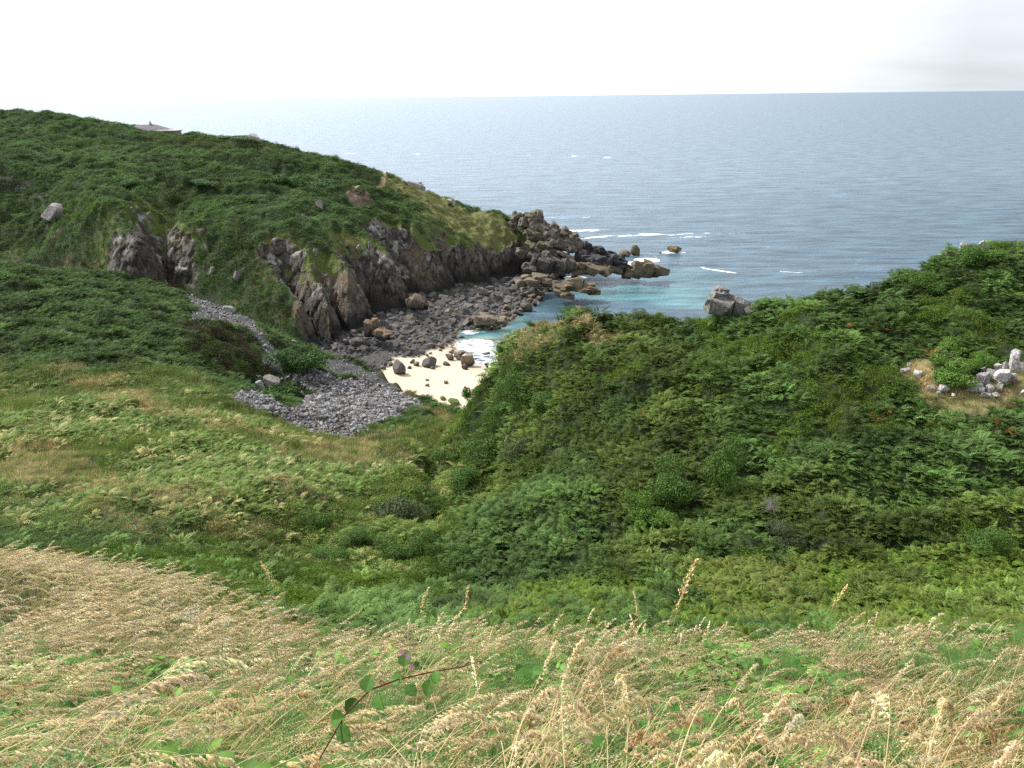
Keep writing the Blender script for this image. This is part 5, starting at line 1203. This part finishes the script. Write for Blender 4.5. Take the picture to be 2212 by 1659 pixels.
SHR = [(1120,868,100,70,'green','big rounded bush on the left shoulder of the spur above the beach'),(1085,905,70,45,'green','bush just below the big rounded one on the shoulder of the spur'),(1180,885,80,40,'green','spreading bush right of the big rounded one on the spur'),
 (1050,992,110,75,'green','large leafy bush on the lower left flank of the spur'),(1125,985,90,60,'dark','dark bush right of the large leafy one on the lower flank'),(975,1015,90,60,'green','bush left of the large leafy one on the lower flank'),(1000,1055,90,50,'green','low bush in front of the large leafy one'),
 (685,1135,66,44,'green','round bush with a black hollow at the bottom of the valley'),(860,1128,130,62,'dark','dark brownish bush with a deep black hollow near the valley bottom'),(935,1100,70,45,'green','bush right behind the dark hollow bush'),(770,1175,80,40,'green','bush left in front of the dark hollow bush'),
 (850,1195,80,45,'green','bush centred in front of the dark hollow bush'),(915,1190,70,50,'green','bush right in front of the dark hollow bush'),(985,1215,80,42,'green','bush at the right end of the valley-bottom thicket'),(715,1210,80,34,'green','low bush left of the valley-bottom thicket'),
 (1450,1065,120,90,'green','tall leafy bush in the middle of the bracken slope'),(1560,1040,90,110,'green','tall bush behind and right of the leafy one on the bracken slope'),(1375,1110,70,55,'lime','light green bush left of the tall leafy pair'),(1420,1130,60,36,'lime','small light green bush in front of the tall leafy pair'),
 (1692,1165,80,40,'dark','dark bush with grey dead twigs on the lower bracken slope'),(2130,1185,90,50,'green','dense green bush near the right edge of the bracken slope'),
 (2045,815,80,44,'lime','largest bright green bush above the white rocks'),(2092,800,40,32,'lime','bright green bush between the largest one and the outcrop'),(2128,797,44,34,'lime','bright green bush touching the white outcrop'),(2060,762,60,24,'lime','bright green bush behind the largest one'),
 (2178,830,25,22,'heather','round purple heather bush on the white outcrop'),(2158,850,16,14,'heather','small purple heather tuft left of the round one'),
 (1240,672,60,26,'green','dark green bush on the crest of the spur against the sea'),(1147,690,20,14,'green','small round bush at the left end of the spur crest'),(1380,672,60,22,'dark','low bush on the spur crest right of the first one'),
 (1890,612,30,16,'dark','small dark bush on the skyline right of the tor'),(1960,608,80,34,'green','wide bush on the rising skyline'),(2010,625,80,36,'green','wide bush in front of the rising skyline'),(2170,528,70,26,'green','bush crowning the right-hand hilltop'),(2120,570,90,40,'green','bush below the hilltop boulders'),(2195,545,50,28,'dark','dark bush at the right end of the hilltop'),
 (1850,608,50,14,'green','low bush on the skyline left of the small dark one'),(1745,632,40,12,'green','low bush on the skyline right of the tor'),(1640,650,36,26,'heather','heather bush behind the rock tor'),(1660,655,40,18,'green','green bush right behind the rock tor'),
 (1010,860,20,34,'lime','bright green ivy-like bush hanging over the sand'),(1078,760,16,20,'lime','small bright green bush on the edge above the surf')]
for i, (u, v, w, h, kd, lab) in enumerate(SHR):
    yy = None
    if 'hilltop' in lab or 'skyline' in lab or 'tor' in lab: yy = 80
    if lab.startswith('dark green bush on the crest'): yy = 80
    if 'left end of the spur crest' in lab: yy = 83
    if 'ivy-like' in lab: yy = 85
    if 'on the edge above the surf' in lab: yy = 87
    if 'spur crest right' in lab: yy = 78
    shrub(u, v, w, h, kd, lab, y=yy, seed=i)
SHF = [(600,398,56,28,280,'dark bush patch in the bracken of the upper headland'),(700,404,60,20,276,'second dark bush patch right of the first on the headland'),(425,287,30,10,346,'domed bush on the skyline right of the house'),(405,286,14,8,346,'small round bush left of the domed one on the skyline'),
 (500,292,90,9,344,'long hedge on the headland skyline'),(315,318,24,12,320,'dark bush below the house'),(97,243,16,5,346,'tiny wind-bent bush on the far left skyline'),(640,790,90,50,150,'rounded bracken mound between the stone run and the pebble bank'),(612,860,80,46,136,'green mound growing out of the scree'),(650,800,60,34,150,'low green shrub at the head of the scree'),
 (280,400,40,14,265,'dark shrub along the terrace line'),(440,398,50,12,272,'dark shrub farther along the terrace line')]
for i, (u, v, w, h, y, lab) in enumerate(SHF): shrub(u, v, w, h, 'coarse', lab, y=(y if y > 200 else None), depth=0.8, seed=i)

# ------------------------------------------------------------------ house behind the hill
def flat(name, c, rough=0.8):
    m = newmat(name); t = NT(m); n_ = t.n('ShaderNodeTexNoise', ins={'Scale': 3.0, 'Detail': 5.0}); r_ = t.n('ShaderNodeMapRange', ins={0: n_.outputs['Fac'], 3: 0.8, 4: 1.2})
    s_ = t.n('ShaderNodeVectorMath', operation='SCALE', ins={0: c, 'Scale': r_.outputs[0]})
    t.n('ShaderNodeOutputMaterial', ins={0: t.n('ShaderNodeBsdfPrincipled', ins={'Base Color': s_.outputs[0], 'Roughness': rough}).outputs[0]}); return m
hp = at(322, 290, 362); he = bpy.data.objects.new('house', None); sc.collection.objects.link(he); he.location = (hp[0], hp[1], hp[2]-1.9)
tag(he, 'low house with a grey slate roof half hidden behind the headland skyline', 'house')
def boxv(x0, x1, y0, y1, z0, z1):
    V = [(x0,y0,z0),(x1,y0,z0),(x1,y1,z0),(x0,y1,z0),(x0,y0,z1),(x1,y0,z1),(x1,y1,z1),(x0,y1,z1)]
    return np.array(V), [(0,3,2,1),(4,5,6,7),(0,1,5,4),(1,2,6,5),(2,3,7,6),(3,0,4,7)]
k_ = 362/1737
def hx(u): return (u-322)*k_*1.06
def hz(v): return (290-v)*k_*1.0+1.5
add_mesh('wall', *boxv(hx(278), hx(352), 0, 8, 0, hz(283)), flat('render_wall', (0.55, 0.53, 0.5)), he)
rv = np.array([(hx(272),-.6,hz(284)),(hx(368),-.6,hz(284)),(hx(368),8.6,hz(284)),(hx(272),8.6,hz(284)),(hx(292),4,hz(270)),(hx(328),4,hz(269))])
add_mesh('roof', rv, [(0,1,5,4),(1,2,5),(2,3,4,5),(3,0,4),(0,3,2,1)], flat('slate_roof', (0.115, 0.10, 0.11)), he)
ch = add_mesh('chimney', *boxv(hx(318.5), hx(321.5), 3.6, 4.4, hz(271), hz(266)), flat('chimney_render', (0.3, 0.26, 0.22)), he)
add_mesh('chimney_pot', *boxv(hx(319), hx(320.6), 3.8, 4.2, hz(266), hz(262.5)), flat('clay_pot', (0.35, 0.2, 0.13)), ch)
add_mesh('annexe_wall', *boxv(hx(345), hx(380), -3, 3, 0, hz(282)), flat('annexe_wall', (0.22, 0.2, 0.2)), he)
add_mesh('annexe_roof', *boxv(hx(341), hx(382), -3.6, 3.6, hz(282), hz(280)), flat('felt_roof', (0.5, 0.47, 0.42)), he)

# ------------------------------------------------------------------ tall grass stalks that stand above the brow, one by one
m_st = leafmat_obj('straw_stalk', 0.3, 0.6)
def tall_stalk(tu, tv, bu, bv, y, label, w=1.0, seed=0, i_=1, droop=0.0, head=0.26):
    r = np.random.default_rng(seed+800); A = at(bu, bv, y); B = at(tu, tv, y*1.01)
    base = np.array([A[0]-(B[0]-A[0])*0.15, A[1]-0.05, float(land(A[0], A[1]))-0.03]); n = 22; P = []
    for k in range(n+1):
        t = k/n; q = base*(1-t)**2+2*A*0.0
        c1 = base*(1-t)+(A if t < 0 else base*0.25+A*0.75)*t
        q = base*(1-t)**2+2*(1-t)*t*(A*0.85+B*0.15)+B*t*t
        P.append(q+np.array([0, 0, -droop*t**4]))
    P = np.array(P); L = np.linalg.norm(np.diff(P, axis=0), axis=1).sum()
    px = y*1.15/804
    sw = max(0.0028, px*0.42)*w
    V = []; F = []; C = []
    for k, p in enumerate(P):
        ww = sw*(1-0.6*k/n)/2
        for q in range(3): V.append(p+np.array([math.cos(q*2.094), math.sin(q*2.094)*.6, math.sin(q*2.094)*.6])*ww); C.append((0.60, 0.46, 0.22))
    for k in range(n):
        for q in range(3): a = 3*k+q; b = 3*k+(q+1) % 3; F.append((a, b, b+3, a+3))
    e = bpy.data.objects.new('grass_stalk', None); sc.collection.objects.link(e); e.location = tuple(base)
    add_mesh('stem', np.array(V)-base, F, m_st, e, cols=C)
    pb = PB(); hl = head*L; ns = 46
    for i in range(ns):
        t = 1-head*(1-i/ns); kf = min(n-1, int(t*n)); f = t*n-kf; q = P[kf]*(1-f)+P[kf+1]*f; d = nrmz(P[kf+1]-P[kf]); o = r.normal(0, 1, 3); o = nrmz(o-d*np.dot(o, d))
        q = q+o*hl*0.07*(1-i/ns)*r.random(); dd = nrmz(d+o*0.45+np.array([0.15, 0, -0.25])); l = max(0.014, px*(3.6 if i_ == 0 else 2.4))*r.uniform(.8, 1.2); wd_ = l*0.26; c = r.uniform(.8, 1.2); cc = (0.85*c, 0.66*c, 0.36*c)
        s1 = nrmz(np.cross(dd, o+.01)); s2 = np.cross(dd, s1); m_ = q+dd*l*.45; e2 = q+dd*l
        T3 = [m_+s1*wd_, m_-s1*wd_*.5+s2*wd_*.87, m_-s1*wd_*.5-s2*wd_*.87]
        for a in range(3): pb.tri(q, T3[a], T3[(a+1) % 3], cc); pb.tri(e2, T3[(a+1) % 3], T3[a], cc)
    add_mesh('seed_head', np.array(pb.v)-base, pb.f, m_st, e, cols=pb.c)
    return tag(e, label, 'grass stalk')
TS = [(1506,1207,1430,1330,4.5,'tallest golden grass stalk with a full drooping seed head',1.5),(1484,1262,1425,1345,4.4,'golden stalk just left under the tallest one',1.2),(1367,1275,1395,1400,5,'thin stalk leaning left, left of the tallest one',1),(1830,1265,1760,1345,6,'stalk bending right over the brow in the right half',1),
 (1640,1268,1610,1350,6,'short upright stalk right of the tallest one',1),(925,1270,880,1360,5.5,'stalk leaning right in the middle of the brow',1.1),(1005,1310,900,1420,5,'long stalk leaning right below the middle of the brow',1.1),(380,1180+40,400,1330,7,'upright stalk against the green scrub on the left',1),
 (1012,1265,990,1360,6.5,'thin upright stalk just right of the middle of the brow',.8),(1175,1275,1110,1370,6,'stalk leaning right halfway to the tallest one',1),(1060,1300,1020,1370,6.5,'short stalk leaning right on the middle brow',.9),(1120,1305,1070,1375,6.5,'another short leaning stalk on the middle brow, right of its neighbour',.9),
 (563,1215,640,1310,7,'drooping brown stalk leaning left over the scrub',1.2),(2190,1300,2100,1400,5,'long stalk leaning to the right edge of the picture',1),(2020,1345,1800,1500,4,'long stalk slanting across the right half of the grass',1.1),(1790,1420,1640,1640,3,'orange-brown stalk slanting up in the lower right',1.3)]
TS = [TS[i] for i in (0, 1, 2, 3, 5, 6, 8, 12)]
for i, s_ in enumerate(TS): tall_stalk(*s_[:6], w=s_[6]*(1 if i == 0 else .75), seed=i, i_=i)

# ------------------------------------------------------------------ bramble stem with leaves and pink flowers
be = bpy.data.objects.new('bramble', None); sc.collection.objects.link(be); bp0 = at(745, 1545, 2.2); be.location = tuple(bp0)
tag(be, 'reddish bramble stem with toothed leaves and pink flowers arching over the foreground grass', 'bramble')
PTS = [at(u, v, y) for u, v, y in [(690,1640,1.95),(745,1545,2.12),(800,1490,2.28),(860,1468,2.42),(930,1452,2.6),(1000,1440,2.75),(1040,1428,2.85)]]
V = []; F = []; C = []
for k, p in enumerate(PTS):
    w = 0.0046*(1-0.10*k)
    for q in range(6): V.append(p+np.array([0, math.cos(q*1.047), math.sin(q*1.047)])*w); C.append((0.16, 0.055, 0.045))
for k in range(len(PTS)-1):
    for q in range(6): a = 6*k+q; b = 6*k+(q+1) % 6; F.append((a, b, b+6, a+6))
add_mesh('stem', np.array(V)-bp0, F, m_st, be, cols=C, smooth_=True)
for i, (u, v, y, L, du, dv) in enumerate([(872,1440,2.42,.052,0,-1),(868,1470,2.42,.045,-.9,-.3),(790,1495,2.25,.055,.1,-1),(770,1510,2.22,.050,-.6,.9),(940,1450,2.6,.048,.3,.9),(930,1470,2.55,.055,-.1,1),(880,1480,2.4,.045,.7,.8),(815,1500,2.3,.055,.5,.9),(745,1550,2.1,.06,-.9,.2),(735,1570,2.08,.055,.8,.7),(1130,1440,2.9,.04,-.5,.3),(1150,1450,2.9,.045,.8,.1)]):
    pb = PB(); c0 = at(u, v, y)-bp0; d = nrmz(RGT*du-UPV*dv); nrm_ = nrmz(np.array([-.25, -.55, .75])+np.random.default_rng(i).normal(0, .15, 3)); d = nrmz(d-nrm_*np.dot(d, nrm_))
    bramble_leaf(pb, c0, d, nrm_, L*1.15, 1.0); cc = np.array(pb.c)*np.array([0.07, 0.15, 0.03])*(0.7+0.6*((i*37) % 10)/10); add_mesh('leaf', pb.v, pb.f, m_bush, be, cols=cc)
for i, (u, v) in enumerate([(868,1408),(882,1418),(890,1440)]):
    pb = PB(); c0 = at(u, v, 2.43)-bp0
    for k in range(5):
        a = k*1.257; d = nrmz(RGT*math.cos(a)+UPV*math.sin(a)-FWD*.2); pb.leaf(c0, d, -FWD, .012, .011, (.68, .34, .50))
    add_mesh('flower', pb.v, pb.f, m_bush, be, cols=pb.c)

# --- white umbellifers in the grass
um = [umbel(s+3) for s in range(2)]
M_W = leafmat_obj('umbel_flower', 0.3)
for i, (u, v, y, lab) in enumerate([(455,1330,7.5,'cream-white umbel flower cluster in the left of the dry grass'),(180,1225,13,'pinkish-white umbels near the left brow of the grass'),(140,1280,11,'faded white umbels in the dry grass at the far left'),(575,1330,8.5,'small white umbel at the edge of the green scrub')]):
    p = at(u, v, y); pb = um[i % 2]; e = bpy.data.objects.new('umbel_plant', None); sc.collection.objects.link(e); e.location = (p[0], p[1], float(land(p[0], p[1])))
    V = np.array(pb.v); Cq = np.array(pb.c); isf_ = np.array([c[0] > .9 for c in pb.c]); s_ = (p[2]-e.location[2])/0.62
    for nm, selv, cc in (('flower_head', isf_, (.42, .39, .28) if i == 0 else (.30, .26, .22)), ('stem', ~isf_, (.12, .13, .06))):
        idx = np.nonzero(selv)[0]; mp_ = -np.ones(len(V), int); mp_[idx] = np.arange(len(idx)); Ff = [tuple(int(mp_[q]) for q in f) for f in pb.f if selv[f[0]]]
        o = add_mesh(nm, V[idx]*[1.3 if i == 0 else .9, 1.3 if i == 0 else .9, s_], Ff, M_W, e, cols=np.zeros((len(idx), 3))+cc)
    tag(e, lab, 'flower')
# --- dead grey twigs on the dark bush
def twigs(u, v, y, S, label):
    p = at(u, v, y) if y else hit(u, v, y0=20); r = np.random.default_rng(int(u)); pb = PB()
    for i in range(46):
        d = nrmz(np.array([r.normal(0, .7), r.normal(0, .7), .8])); q = r.normal(0, .12, 3)*S; P = [q]
        for k in range(4): P.append(P[-1]+d*S*.24); d = nrmz(d+r.normal(0, .35, 3))
        pb.blade(P, 0.035, nrmz(np.cross(d, [0.1, 1, 0])), (.33, .29, .30))
    tag(add_mesh('dead_twigs', pb.v, pb.f, m_st, loc=p, cols=pb.c), label, 'dead bush')
twigs(1664, 1100, None, 1.1, 'grey leafless twigs standing above the dark bush on the bracken slope'); twigs(1690, 1150, None, 1.0, 'grey dead twigs in front of the dark bush on the bracken slope')
